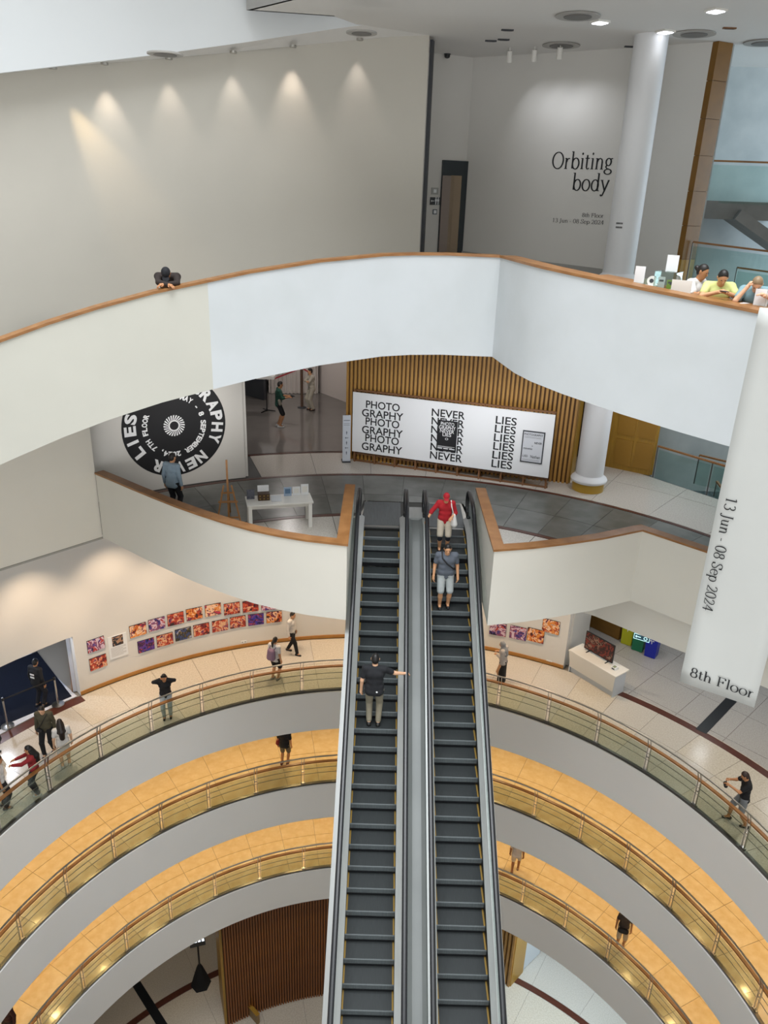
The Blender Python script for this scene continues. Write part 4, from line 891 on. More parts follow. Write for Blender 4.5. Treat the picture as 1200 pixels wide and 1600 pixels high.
# tall standing sign at the left of the board
p = atz(541, 722, Z7); ss = note('standing_sign', 'narrow tall white pictogram sign leaning at the edge of the slatted wall', 'sign', (p[0] - .0, p[1], Z7), .15)
MB().box((0, 0, .8), (.26, .03, 1.55)).build('panel', mat('sign_pale', '#c3c9d2', .5), ss); MB().box((0, .08, .02), (.28, .3, .04)).build('foot', M_DKGREY, ss)
mb = MB(); f2 = lambda u, v: (u, -.017, v)
for i in range(5): m1 = MB(); pict(m1, f2, 'arrow' if i in (1, 3) else 'man', 0, 1.0 - i * .17, .11); flat(m1, 'pictogram', mat('print_grey', '#4c5563', .6), ss)
for z0, z1 in ((1.40, 1.42), (1.30, 1.31), (1.25, 1.26)): m1 = MB(); m1.add([f2(-.1, z0), f2(.1, z0), f2(.1, z1), f2(-.1, z1)], [(0, 1, 2, 3)]); flat(m1, 'print_line', mat('print_grey', '#4c5563', .6), ss)
# round graphic
gc = on_cyl(272, 665, R7W); ga_ = math.radians(ang_of(gc)); gz = gc[2]; gR = 82 / F_PX * float(np.dot(gc, ray(600, 800))) * 1.0
gr = note('round_graphic', 'large round black exhibition graphic with white ring lettering on the curved wall', 'wall graphic', tuple(gc))
def cyl(u, v, o=.004):
    a = ga_ + u / R7W; return (CX + (R7W - o) * math.sin(a), CY + (R7W - o) * math.cos(a), gz + v)
mb = MB(); nA = 72; nR = 8
for i in range(nA):
    for j in range(nR):
        q = [(gR * jj / nR * math.sin(2 * PI * ii / nA), gR * jj / nR * math.cos(2 * PI * ii / nA)) for ii, jj in ((i, j), (i + 1, j), (i + 1, j + 1), (i, j + 1))]
        mb.add([cyl(*t) for t in (q if j else q[1:])], [tuple(range(4 if j else 3))])
chp(flat(mb, 'disc', M_INK, None), gr)
def ring_text(text, r, hgt, a0, da, wid, bold):
    res = []
    for i, ch in enumerate(text):
        if ch == ' ': continue
        mbx = MB(); res.append(mbx)
        polys, xa, xb, ya, yb = sans_geom(ch, bold); th = math.radians(a0 + da * i); capn = .70
        sy = hgt / capn; sx = min(wid / max(xb - xa, .12), sy * 1.9)
        if ch in 'I1,-': sx = sy * 1.1
        def f3(x, y):
            uu = (x - (xa + xb) / 2) * sx; vv = y * sy
            return cyl((r + vv) * math.sin(th) + uu * math.cos(th), (r + vv) * math.cos(th) - uu * math.sin(th), .008)
        put_polys(mbx, polys, f3)
    return res
for m_ in ring_text('PHOTOGRAPHY NEVER LIES', gR * .74, gR * .205, -43, 15.65, gR * .19, .045): chp(flat(m_, 'outer_letter', M_INKW, None), gr)
for m_ in ring_text('MAY - 8 SEPTEMBER 2024, 7TH FLOOR', gR * .52, gR * .095, 20, 8.6, gR * .08, .04): chp(flat(m_, 'inner_letter', M_INKW, None), gr)
mb = MB()
for i in range(24):
    t0 = 2 * PI * i / 24
    mb.add([cyl(gR * r * math.sin(t0 + d), gR * r * math.cos(t0 + d), .008) for r, d in ((.10, 0), (.10, .13), (.205, .36), (.205, .22))], [(0, 1, 2, 3)])
for i in range(36): mb.add([cyl(gR * r * math.sin(2 * PI * k / 36), gR * r * math.cos(2 * PI * k / 36), .008) for r, k in ((.085, i), (.105, i), (.105, i + 1), (.085, i + 1))], [(0, 1, 2, 3)])
chp(flat(mb, 'sunburst', M_INKW, None), gr)
# easel
p = atz(*o4(620, 800), Z7); es = note('easel', 'wooden artist easel standing behind the curved parapet', 'easel', (p[0], p[1] + .1, Z7), .15)
MB().bar((0, 0, .0), (0, .12, 1.72), .05, .025, (0, 1, 0)).build('mast', M_EASEL, es)
for s in (-1, 1): MB().bar((s * .32, -.12, 0), (s * .10, .06, 1.05), .04, .025, (0, 1, 0)).build('leg', M_EASEL, es)
MB().bar((0, .75, 0), (0, .10, 1.3), .04, .025, (0, 1, 0)).build('rear_leg', M_EASEL, es)
MB().box((0, -.02, .62), (.5, .09, .03)).build('shelf', M_EASEL, es); MB().box((0, .03, .85), (.34, .03, .04)).build('cross_bar', M_EASEL, es); MB().box((0, -.08, .2), (.52, .03, .04)).build('lower_bar', M_EASEL, es)
# small white labels on the floor behind easel
# display table
ZT = Z7 + .72; fl_, fr_, bl_ = atz(*o4(703, 716), ZT), atz(*o4(1000, 698), ZT), atz(*o4(700, 676), ZT)
tv = Vector((fr_[0] - fl_[0], fr_[1] - fl_[1], 0)); ta = math.atan2(tv.y, tv.x); tl_ = tv.length; dp = .68
cxy = Vector((fl_[0], fl_[1], 0)) + tv / 2 + Vector((-math.sin(ta), math.cos(ta), 0)) * dp / 2
tb = note('display_table', 'white rectangular display table with books behind the parapet', 'table', (cxy.x, cxy.y, Z7), ta)
MB().box((0, 0, .70), (tl_, dp, .04)).build('table_top', M_FURN, tb); MB().box((0, 0, .63), (tl_ - .16, dp - .14, .10)).build('apron', M_FURN, tb)
for sx in (-1, 1):
    for sy in (-1, 1): MB().box((sx * (tl_ / 2 - .08), sy * (dp / 2 - .07), .34), (.09, .09, .68)).build('leg', M_FURN, tb)
def on_table(u, v): return (cxy.x + u * math.cos(ta) - v * math.sin(ta), cxy.y + u * math.sin(ta) + v * math.cos(ta), ZT + .001)
def stand_book(nm, lb, cat, u, v, w_, h_, m, m2, tilt=.15):
    r_ = note(nm, lb, cat, on_table(u, v), ta); cv = MB().box((0, 0, h_ / 2), (w_, .025, h_)).build('cover', m, r_); MB().box((0, -.014, h_ * .55), (w_ * .7, .004, h_ * .55)).build('cover_print', m2, cv); MB().box((0, .05, .01), (w_ * .6, .1, .02)).build('stand', M_CLEAR, r_)
stand_book('book', 'dark blue patterned book standing at the table end', 'book', -tl_ / 2 + .13, .12, .2, .26, mat('book_navy', '#3a3d48', .5, hex2='#6a6c78', scale=20), mat('book_navy2', '#5a5d68', .5))
r_ = note('specimen_box', 'dark wooden box with an open white lid', 'box', on_table(-tl_ / 2 + .46, .05), ta)
bb_ = MB().box((0, 0, .09), (.30, .2, .18)).build('body', mat('dark_box_wood', '#45301d', .5), r_); MB().box((0, .11, .26), (.29, .02, .18)).build('lid', M_BOARD, r_)
for i in range(6): MB().box((-.1 + .1 * (i % 3), -.102, .05 + .08 * (i // 3)), (.03, .006, .03)).build('stud', mat('brass', '#a88c4a', .4, .8), bb_)
r_ = note('booklet_pad', 'pale grey booklet lying open on the table front', 'booklet', on_table(-.08, -.08), ta); MB().box((0, 0, .05), (.26, .2, .03), rot=Matrix.Rotation(.5, 3, 'X')).build('pages', mat('page_grey', '#d0d3d6', .5), r_); MB().box((0, .09, .04), (.2, .02, .08)).build('stand', M_CLEAR, r_)
stand_book('brochure', 'pale blue brochure standing beside white cards', 'brochure', .25, .2, .2, .24, mat('brochure_blue', '#9fb4cc', .5), mat('brochure_blue2', '#5b7896', .5))
stand_book('info_card', 'plain white card standing between blue brochure and taller card', 'card', .48, .2, .2, .24, M_BOARD, M_FURN)
stand_book('info_card', 'taller plain white card at the far table end', 'card', .70, .2, .2, .3, M_BOARD, M_FURN)
# gallery room: barrier, info stand, curtain
p = atz(457, 641, Z7); b0 = aty(432, 591, 31.0); br_ = note('rope_barrier', 'red belt barrier on a brown post in the gallery room', 'barrier', (p[0], 30.0, Z7))
pp = (-3.30, 30.5)
chp(MB().tube([(pp[0], pp[1], Z7), (pp[0], pp[1], Z7 + 2.6)], .06, 10).build('post', mat('brown_post', '#5d4637', .5)), br_)
for q in (aty(428, 592, 30.5), aty(487, 584, 30.5)): chp(MB().bar((pp[0], pp[1], Z7 + 1.62), (q[0], q[1], q[2]), .01, .06).build('belt', mat('red_belt', '#a8323a', .6)), br_)
chp(MB().lathe((pp[0], pp[1], Z7 + .004), [(.18, 0), (.18, .02), (.05, .04)], 18).build('base', M_DKGREY), br_)
ist = note('info_stand', 'white info stand with a tray on a black stem in the gallery room', 'stand', (-4.62, 29.8, Z7))
MB().tube([(0, 0, 0), (0, 0, 1.35)], .025, 8).build('stem', M_BLACK, ist); MB().box((0, 0, 1.38), (.7, .4, .12)).build('tray', M_FURN, ist); MB().box((0, .05, 1.72), (.5, .02, .5)).build('notice', M_BOARD, ist)
for a in (0, 2.1, 4.2): MB().bar((0, 0, .05), (.35 * math.cos(a), .35 * math.sin(a), .02), .04, .03).build('foot', M_BLACK, ist)
cu = note('curtain', 'white pleated curtain hanging at the back of the gallery room', 'curtain', (-3.9, 32.6, Z7)); mb = MB(); nc = 60
for i in range(nc + 1):
    t = i / nc; x = -1.05 + 2.1 * t; y = .06 * math.sin(i * 1.3) + .25 * t
    mb.v += [(x, y, 0.02), (x, y, 4.2)]
for i in range(nc): mb.f.append((2 * i, 2 * i + 2, 2 * i + 3, 2 * i + 1)); mb.mi.append(0)
mb.build('fabric', M_FABRICW, cu, True); MB().tube([(-1.1, .1, 4.22), (1.1, .3, 4.22)], .02, 8).build('rod', M_STEEL, cu)

# ================================================================== LEVEL 5 THINGS
def art_mat(name, seed, cols):
    m = bpy.data.materials.new(name); m.use_nodes = True; nt = m.node_tree; b = nt.nodes['Principled BSDF']; b.inputs['Roughness'].default_value = .5
    tc = nt.nodes.new('ShaderNodeTexCoord'); mp = nt.nodes.new('ShaderNodeMapping'); mp.inputs['Location'].default_value = (seed * 3.7, seed * 1.3, seed * 2.1)
    vo = nt.nodes.new('ShaderNodeTexVoronoi'); vo.inputs['Scale'].default_value = 5; nz = nt.nodes.new('ShaderNodeTexNoise'); nz.inputs['Scale'].default_value = 3.4; nz.inputs['Detail'].default_value = 5; nz.inputs['Distortion'].default_value = 1.6
    rp = nt.nodes.new('ShaderNodeValToRGB'); mx = nt.nodes.new('ShaderNodeMix'); mx.data_type = 'VECTOR'; mx.inputs[0].default_value = .25
    nt.links.new(tc.outputs['Object'], mp.inputs[0]); nt.links.new(mp.outputs[0], mx.inputs[4]); nt.links.new(vo.outputs['Color'], mx.inputs[5]); nt.links.new(mp.outputs[0], vo.inputs['Vector']); nt.links.new(mx.outputs[1], nz.inputs['Vector'])
    el = rp.color_ramp.elements; rp.color_ramp.interpolation = 'CONSTANT'
    while len(el) < len(cols): el.new(.5)
    for i, (e_, c) in enumerate(zip(el, cols)): e_.position = .30 + .42 * i / len(cols) if i else 0; e_.color = lin(c)
    nt.links.new(nz.outputs[0], rp.inputs[0]); nt.links.new(rp.outputs[0], b.inputs['Base Color']); return m
o2 = lambda x, y: (120 + x * .28333, 940 + y * .28333)
REDS = ['#2a1420', '#7c2428', '#c2482e', '#e2b08a', '#8a3a5a', '#3a2a5a']; PURP = ['#1d1838', '#4a3a8a', '#8a4a6a', '#d8c0d0', '#b03a3a', '#2a2050']; ORNG = ['#3a1c18', '#a83a2a', '#e08a3a', '#f0c8a8', '#6a2440', '#c83a50']; BLUE = ['#14142e', '#2e2e9a', '#6a3a8a', '#3a1a4a', '#c04a4a', '#2222aa']; DARK = ['#1c1a1c', '#3a4a7a', '#2c2a20', '#7a6a4a', '#aab0d0', '#4a3626']
PICS = [(105, 237, PURP, 'purple battle-like'), (118, 335, REDS, 'dark red crowded'), (337, 157, ORNG, 'orange and pink'), (441, 124, PURP, 'violet and green'), (545, 95, REDS, 'brownish red'), (648, 67, ORNG, 'yellow and brown'), (751, 45, ORNG, 'red and white swirling'), (855, 38, REDS, 'dark rose'),
        (382, 241, BLUE, 'blue sky'), (486, 210, REDS, 'maroon speckled'), (587, 178, DARK, 'dark tree-like blue'), (687, 154, REDS, 'brown and cream'), (790, 132, REDS, 'crimson figure'), (888, 112, REDS, 'deep red arched'), (988, 98, BLUE, 'bright ultramarine'), (1088, 84, ORNG, 'fiery red'), (958, 25, REDS, 'half-hidden dark'), (1060, 15, PURP, 'half-hidden purple')]
def picture(px, py, w_, h_, cols, i, lb):
    p = on_cyl(px, py, R5 - .02); a = ang_of(p); o = note('wall_picture', lb, 'picture', tuple(p), -math.radians(a), 'pictures on the curved balcony wall')
    q = MB().box((0, 0, 0), (w_, .03, h_)).build('panel', M_INK, o); MB().box((0, -.017, 0), (w_ - .012, .006, h_ - .012)).build('painting', art_mat('art_%d' % i, i + 1, cols), q)
for i, (x, y, c, lb) in enumerate(PICS):
    pos = 'in the pair beside the exhibition doorway' if i < 2 else ('in the upper row on the curved wall' if i < 8 or i > 15 else 'in the lower row on the curved wall')
    picture(*o2(x, y), .56, .45, c, i, '%s picture %s' % (lb, pos))
for i, (x, y, c, lb) in enumerate(((778, 983, PURP, 'small violet picture half hidden by the escalator parapet'), (809.5, 989, PURP, 'purple picture on the wall above the woman in the headscarf'), (837, 993, ORNG, 'red orange picture with a figure near the television wall end'), (861, 979, ORNG, 'bright red picture at the television end of the curved wall'))):
    picture(x, y, .60, .52, c, 40 + i, lb)
p = on_cyl(*o2(228, 245), R5 - .02); o = note('text_panel', 'white text panel with a small portrait photograph at its head', 'panel', tuple(p), -math.radians(ang_of(p)))
sh_ = MB().box((0, 0, 0), (.62, .02, .84)).build('sheet', M_BOARD, o); MB().box((0, -.012, .22), (.36, .006, .36)).build('portrait', art_mat('portrait', 77, ['#241a18', '#4a3a34', '#b08a70', '#2a2c38', '#181818']), sh_)
mb = MB(); 
for k in range(9): mb.add([(-.25, -.0115, -.02 - k * .04), (.25 - .1 * (k % 3 == 2), -.0115, -.02 - k * .04), (.25 - .1 * (k % 3 == 2), -.0115, -.008 - k * .04), (-.25, -.0115, -.008 - k * .04)], [(0, 1, 2, 3)])
flat(mb, 'text_lines', mat('text_grey', '#a6a3a0', .7), sh_)
for x, y, lb in ((381, 1003, 'white wall socket plate low under the lower row of pictures'), (858, 1034, 'white wall socket plate low on the wall near the television')):
    p = on_cyl(x, y, R5 - .012); o = note('wall_socket', lb, 'socket', tuple(p), -math.radians(ang_of(p)), 'wall sockets'); MB().box((0, 0, 0), (.2, .02, .1)).build('plate', M_BOARD, o)
    for s in (-1, 1): MB().box((s * .05, -.011, 0), (.04, .004, .04)).build('outlet', mat('outlet_grey', '#8f8f8c', .5), o)
# TV desk
o3 = lambda x, y: (860 + x / 6, 960 + y / 6)
fa, fb = atz(880, 1046, Z5), atz(944, 1085, Z5); dv = Vector((fb[0] - fa[0], fb[1] - fa[1], 0)); da_ = math.atan2(dv.y, dv.x); dl = dv.length + .1; nrm_ = Vector((-dv.y, dv.x, 0)).normalized()
dc = Vector((fa[0], fa[1], 0)) + dv / 2 + nrm_ * .36 + dv.normalized() * .22
dk = note('media_desk', 'white desk with slanted front panel carrying the television', 'desk', (dc.x, dc.y, Z5), da_)
MB().box((0, 0, .86), (dl + .1, .74, .04)).build('table_top', M_FURN, dk)
MB().add([(-dl / 2 - .03, -.37, .84), (dl / 2 + .03, -.37, .84), (dl / 2 - .03, -.30, .22), (-dl / 2 + .03, -.30, .22), (-dl / 2 - .03, -.35, .84), (dl / 2 + .03, -.35, .84), (dl / 2 - .03, -.28, .22), (-dl / 2 + .03, -.28, .22)], [(0, 1, 2, 3), (7, 6, 5, 4), (0, 4, 5, 1), (3, 2, 6, 7), (0, 3, 7, 4), (1, 5, 6, 2)]).build('front_panel', M_FURN, dk)
for s in (-1, 1): MB().box((s * (dl / 2 - .02), 0, .42), (.04, .6, .84)).build('side_panel', mat('desk_grey', '#c2c8cf', .5), dk)
MB().box((0, -.22, .11), (dl - .1, .05, .22)).build('plinth', mat('desk_grey', '', .5), dk); MB().box((0, .3, .5), (dl - .1, .03, .7)).build('back_panel', M_FURN, dk)
def on_desk(u, v): return (dc.x + u * math.cos(da_) - v * math.sin(da_), dc.y + u * math.sin(da_) + v * math.cos(da_), Z5 + .882)
tvo = note('television', 'flat black television with a red picture standing on the white desk', 'television', on_desk(-.12, .12), da_)
cs_ = MB().box((0, 0, .40), (1.18, .05, .68)).build('casing', M_BLACK, tvo); MB().box((0, -.027, .41), (1.12, .004, .61)).build('screen', art_mat('tv_screen', 91, ['#120c0e', '#3a1414', '#7a2a22', '#30181a', '#8a6a5a', '#1a1012']), cs_)
for s in (-1, 1): MB().bar((s * .4, -.14, .01), (s * .4, .12, .01), .03, .02).bar((s * .4, 0, .01), (s * .4, 0, .08), .03, .03, (0, 1, 0)).build('foot', M_BLACK, tvo)
r_ = note('leaflet_box', 'small white leaflet box on the desk beside the television', 'box', on_desk(.68, -.02), da_); MB().box((0, 0, .05), (.16, .2, .10)).build('body', M_BOARD, r_); MB().box((0, -.02, .105), (.1, .12, .012)).build('leaflets', mat('leaflet_green', '#7f8a6a', .5), r_); MB().box((0, -.102, .05), (.1, .004, .05)).build('label', M_DKGREY, r_)
# bins, timber counter, exit sign
for (px, py, hx, hx2, lb) in ((979, 1009, '#a9ad1c', '#c2c534', 'yellow recycling bin beside the timber counter'), (996, 1019, '#17694a', '#1f7d58', 'green recycling bin between yellow and blue bins'), (1016, 1029, '#14239c', '#1b2cb2', 'blue recycling bin at the end of the row')):
    p = atz(px, py, Z5); r_ = note('recycling_bin', lb, 'bin', (p[0] + .1, p[1] + .24, Z5), -.62, 'recycling bins in the lobby')
    MB().add([(x * s, y * s, z) for z, s in ((.0, .88), (.98, 1.0)) for x, y in ((-.22, -.22), (.22, -.22), (.22, .22), (-.22, .22))], [(3, 2, 1, 0), (4, 5, 6, 7), (0, 1, 5, 4), (1, 2, 6, 5), (2, 3, 7, 6), (3, 0, 4, 7)]).build('body', mat('bin_' + hx[1:], hx, .4), r_)
    MB().add([(x * s, y * s, z) for z, s in ((.98, 1.05), (1.04, 1.05), (1.14, .6)) for x, y in ((-.215, -.215), (.215, -.215), (.215, .215), (-.215, .215))], [(3, 2, 1, 0), (0, 1, 5, 4), (1, 2, 6, 5), (2, 3, 7, 6), (3, 0, 4, 7), (4, 5, 9, 8), (5, 6, 10, 9), (6, 7, 11, 10), (7, 4, 8, 11), (8, 9, 10, 11)]).build('lid', mat('binlid_' + hx2[1:], hx2, .4), r_)
    mbx = MB(); pict(mbx, lambda u, v: (u, -.223, v), 'arrow', 0, .7, .16); pict(mbx, lambda u, v: (u, -.223, v), 'man', 0, .62, .1); flat(mbx, 'emblem', M_INKW, r_)
a, b = atz(918, 977, Z5), atz(966, 1000, Z5); tc_ = note('timber_counter', 'low brown timber counter beside the recycling bins', 'counter', ((a[0] + b[0]) / 2, (a[1] + b[1]) / 2, Z5)); nn_ = Vector((-(b[1] - a[1]), b[0] - a[0], 0)).normalized() * .3
chp(MB().bar((a[0] + nn_.x, a[1] + nn_.y, Z5 + .5), (b[0] + nn_.x, b[1] + nn_.y, Z5 + .5), .6, 1.0).build('body', mat('counter_brown', '#7e5a20', .45, var=.15, scale=3)), tc_); chp(MB().bar((a[0] + nn_.x, a[1] + nn_.y, Z5 + 1.02), (b[0] + nn_.x, b[1] + nn_.y, Z5 + 1.02), .66, .04).build('top', M_OCHRE), tc_)
p = aty(1003, 996, 21.4); ex = note('exit_sign', 'glowing white exit sign with arrow hanging in front of the bins', 'sign', tuple(p), -.55)
MB().box((0, 0, 0), (.5, .05, .2)).build('casing', mat('exit_dark', '#2f5c72', .5), ex); MB().tube([(0, 0, .1), (0, 0, -10.1 - p[2])], .01, 6).build('rod', M_STEEL, ex)
mbx = MB(); f2 = lambda u, v: (u, -.028, v); pict(mbx, f2, 'arrow', -.12, 0, .18); sans_box(mbx, 'O', f2, .06, -.06, .18, .06, .02)
for (u0, v0, u1, v1) in ((-.25, .08, .25, .1), (-.25, -.1, .25, -.08), (-.25, -.1, -.235, .1), (.235, -.1, .25, .1)): mbx.add([f2(u0, v0), f2(u1, v0), f2(u1, v1), f2(u0, v1)], [(0, 1, 2, 3)])
flat(mbx, 'lit_symbol', mat('exit_glow', '#bfeef5', .5, emit=.9), ex)
# belt stanchions at the exhibition doorway
def stanchion(px, py, lb):
    p = atz(px, py, Z5); r_ = note('belt_stanchion', lb, 'stanchion', (p[0], p[1], Z5 + .012), 0, 'doorway stanchions')
    smooth_edges(MB().lathe((0, 0, 0), [(.19, 0), (.19, .015), (.12, .04), (.035, .06)], 24).build('base', M_STEEL, r_)); MB().tube([(0, 0, .04), (0, 0, .95)], .03, 12).build('post', M_STEEL, r_); smooth_edges(MB().lathe((0, 0, .93), [(.04, 0), (.04, .09), (.03, .1)], 16).build('cap', M_BLACK, r_)); return r_, p
sA, pA = stanchion(91, 1101, 'chrome belt stanchion next to the hooded visitor at the doorway'); sB, pB = stanchion(12, 1135, 'chrome belt stanchion at the near end of the doorway belt')
chp(MB().bar((pA[0], pA[1], Z5 + .98), (pB[0], pB[1], Z5 + .98), .006, .05).build('belt', M_BLACK), sA)

# ================================================================== LEVEL 1 THINGS
ws = empty('wall_slatted_low', pol(10.9, -22, Z1)); tag(ws, 'tall curved brown slatted timber wall on the ground floor', 'wall', kind='structure')
RS = 10.75
bk = chp(MB().sector(RS + .06, RS + .2, -31, -6, Z1, Z1 + 6.0, 30).build('backing', M_DARKSLATBACK), ws)
sm = MB().box((0, 0, 3.0), (.065, .09, 6.0)).mesh('slat', [M_DARKSLAT])
for i in range(44):
    a = -31 + 25 * (i + .5) / 44; o = obj('slat', sm, ws); o.matrix_parent_inverse = Matrix.Translation(Vector(ws.location)).inverted(); o.location = pol(RS + .03, a, Z1); o.rotation_euler = (0, 0, -math.radians(a))
e0 = pol(RS + .1, -31.2); chp(MB().bar((e0[0], e0[1], Z1 + 3), (e0[0] - .5, e0[1] + 1.4, Z1 + 3), .12, 6).build('end_panel', M_OCHRE), ws)
# low glass screen in front of it
a, b = atz(345, 1532, Z1), atz(404, 1600, Z1); lw = note('low_partition', 'low timber-edged partition in front of the brown slatted wall', 'partition', tuple(a)); chp(MB().bar((a[0], a[1], Z1 + .25), (b[0], b[1], Z1 + .25), .12, .5).build('panel', mat('part_tan', '#8d7550', .5)), lw); chp(MB().bar((a[0], a[1], Z1 + .52), (b[0], b[1], Z1 + .52), .16, .04).build('cap', M_OCHRE), lw)
# right slatted pier and white door
e1, e2 = atz(781, 1530, Z1), atz(796, 1542, Z1); wr = empty('wall_slatted_pier', (e2[0], e2[1], Z1)); tag(wr, 'ochre slatted pier at the foot of the escalator', 'wall', kind='structure')
dv = Vector((e2[0] - e1[0], e2[1] - e1[1], 0)); dv.normalize(); st = Vector((e2[0], e2[1], 0))
chp(MB().bar((st.x - dv.x * 3, st.y - dv.y * 3 + .1, Z1 + 3), (st.x, st.y + .1, Z1 + 3), .1, 6).build('backing', M_SLATBACK), wr)
sm = MB().box((0, 0, 3), (.1, .1, 6)).mesh('slat', [M_SLAT])
for i in range(16):
    q = st - dv * (.06 + .18 * i); o = obj('slat', sm, wr); o.matrix_parent_inverse = Matrix.Translation(Vector(wr.location)).inverted(); o.location = (q.x, q.y, Z1); o.rotation_euler = (0, 0, math.atan2(dv.y, dv.x))
e3 = atz(815, 1518, Z1); chp(MB().bar((st.x, st.y + .05, Z1 + 3), (e3[0], e3[1], Z1 + 3), .12, 6).build('plain_panel', mat('ochre_plain', '#bd9445', .45)), wr)
e4 = atz(842, 1490, Z1); dr = note('door_2', 'white notice door at the end of the ochre pier', 'door', (e3[0], e3[1], Z1)); dr['kind'] = 'structure'
chp(MB().bar((e3[0] + .02, e3[1] + .06, Z1 + 1.3), (e4[0], e4[1], Z1 + 1.3), .08, 2.5).build('leaf', mat('door_blue_white', '#dfe7ee', .4)), dr)
m0 = Plane(e3, e4, .05); mbx = MB()
for k in range(4): mbx.add([m0.pt(.3, Z1 + 1.6 + k * .12), m0.pt(.6, Z1 + 1.6 + k * .12), m0.pt(.6, Z1 + 1.64 + k * .12), m0.pt(.3, Z1 + 1.64 + k * .12)], [(0, 1, 2, 3)])
chp(flat(mbx, 'notice', mat('notice_blue', '#8aa0b8', .5), None), dr)
# black stage light on a stand with a black skirt
p = atz(312, 1546, Z1); sl = note('stage_light_stand', 'black stand with four-lamp light bar and a black cloth skirt', 'light stand', (p[0], p[1] + .25, Z1), .3)
mb = MB(); prof = [(.42, 0), (.30, .45), (.12, 1.05), (.05, 1.2)]; smooth_edges(mb.lathe((0, 0, 0), prof, 6).build('skirt', mat('black_cloth', '#15161a', .8), sl), 20)
MB().tube([(0, 0, 1.1), (0, 0, 2.3)], .04, 10).build('pole', M_BLACK, sl); MB().box((0, 0, 2.42), (.62, .16, .22)).build('lamp_bar', M_BLACK, sl)
for i in range(4): MB().box((-.22 + .147 * i, -.01, 2.535), (.1, .11, .012)).build('lamp', mat('stage_lamp', '#e8eef6', .4, emit=1.5), sl)
p, q = atz(213, 1537, Z1), atz(262, 1615, Z1); struct('trim_12', MB().bar((p[0], p[1], Z1 + .004), (q[0], q[1], Z1 + .004), .35, .012), mat('black_inlay', '', .3), 'straight black inlay strip on the ground floor', 'floor band')

# ---- lamps of the balconies and rooms, and added fill spots
for zc, en, c in ((Z5 - FASCIA - .06, 125, WARM), (Z4 - FASCIA - .06, 125, WARM)):
    for k in range(-12, 13):
        p = pol(11.9, k * 9.23 + 4, zc); light('balcony_downlight', 'SPOT', p, en, c, (p[0], p[1], zc - 3), spot_size=2.5, spot_blend=.8, shadow_soft_size=.06)
for k in range(-5, 3):
    p = pol(12.0, k * 11.0 + 4, -9.15); light('gallery_downlight', 'SPOT', p, 520, (1.0, .74, .50), (*pol(12.6, k * 11 + 4)[:2], Z5), spot_size=1.5, spot_blend=.8, shadow_soft_size=.06)
for a_ in (38, 50, 62, 74):  # extra lights added to brighten the right side of this balcony floor
    p = pol(11.9, a_, -9.15); light('gallery_downlight', 'SPOT', p, 260, (1.0, .88, .72), (p[0], p[1], Z5), spot_size=1.9, spot_blend=.9, shadow_soft_size=.08)
for a_, r_ in ((36, 15.2), (46, 15), (57, 14.6), (44, 18.5), (54, 18)):
    p = pol(r_, a_, -10.4); light('lobby_light', 'SPOT', p, 115, (.9, .95, 1), (p[0], p[1], Z5), spot_size=2.3, spot_blend=.9, shadow_soft_size=.15)
for a_ in (-40, -25, 30, 42, 54):
    p = pol(12.5, a_, Z3 - FASCIA - .1); light('ground_light', 'SPOT', p, 700 if a_ > 0 else 110, (.78, .92, 1) if a_ > 0 else (1, .8, .55), (p[0], p[1], Z1), spot_size=2.3, spot_blend=.9, shadow_soft_size=.15)
for x, y, en in ((-3.5, 27, 60), (-4, 31, 40)): light('room_light', 'AREA', (x, y, -3.5), en, (1, .93, .9), (x, y, -9), shape='DISK', size=.6)
for x, y in ((-1.5, 20), (3, 20.5), (6.5, 20), (8, 22)): light('level_seven_light', 'AREA', (x, y, -3.35), 45, (.97, .97, 1), (x, y, -9), shape='DISK', size=.3)
for i in range(4):  # unseen spots added to brighten the exhibition board
    q = BP.pt(.8 + i * 1.5, Z7 + 1.4); light('board_fill', 'SPOT', (q[0] - .5, 18.2, -3.5), 330, (.96, .97, 1), (q[0], q[1], q[2]), spot_size=.9, spot_blend=1, shadow_soft_size=.1)
for a_ in (-33, -27): q = pol(R7W, a_, Z7 + 2); light('graphic_fill', 'SPOT', (q[0] + 1.2, q[1] - 3.5, -4.2), 240, (1, .95, .9), q, spot_size=1.1, spot_blend=1, shadow_soft_size=.1)  # unseen spots raising the tone of the round graphic wall
p = pol(15.6, -53, Z5 + 3); light('exhibition_light', 'POINT', p, 260, (.8, .87, 1), shadow_soft_size=.1)

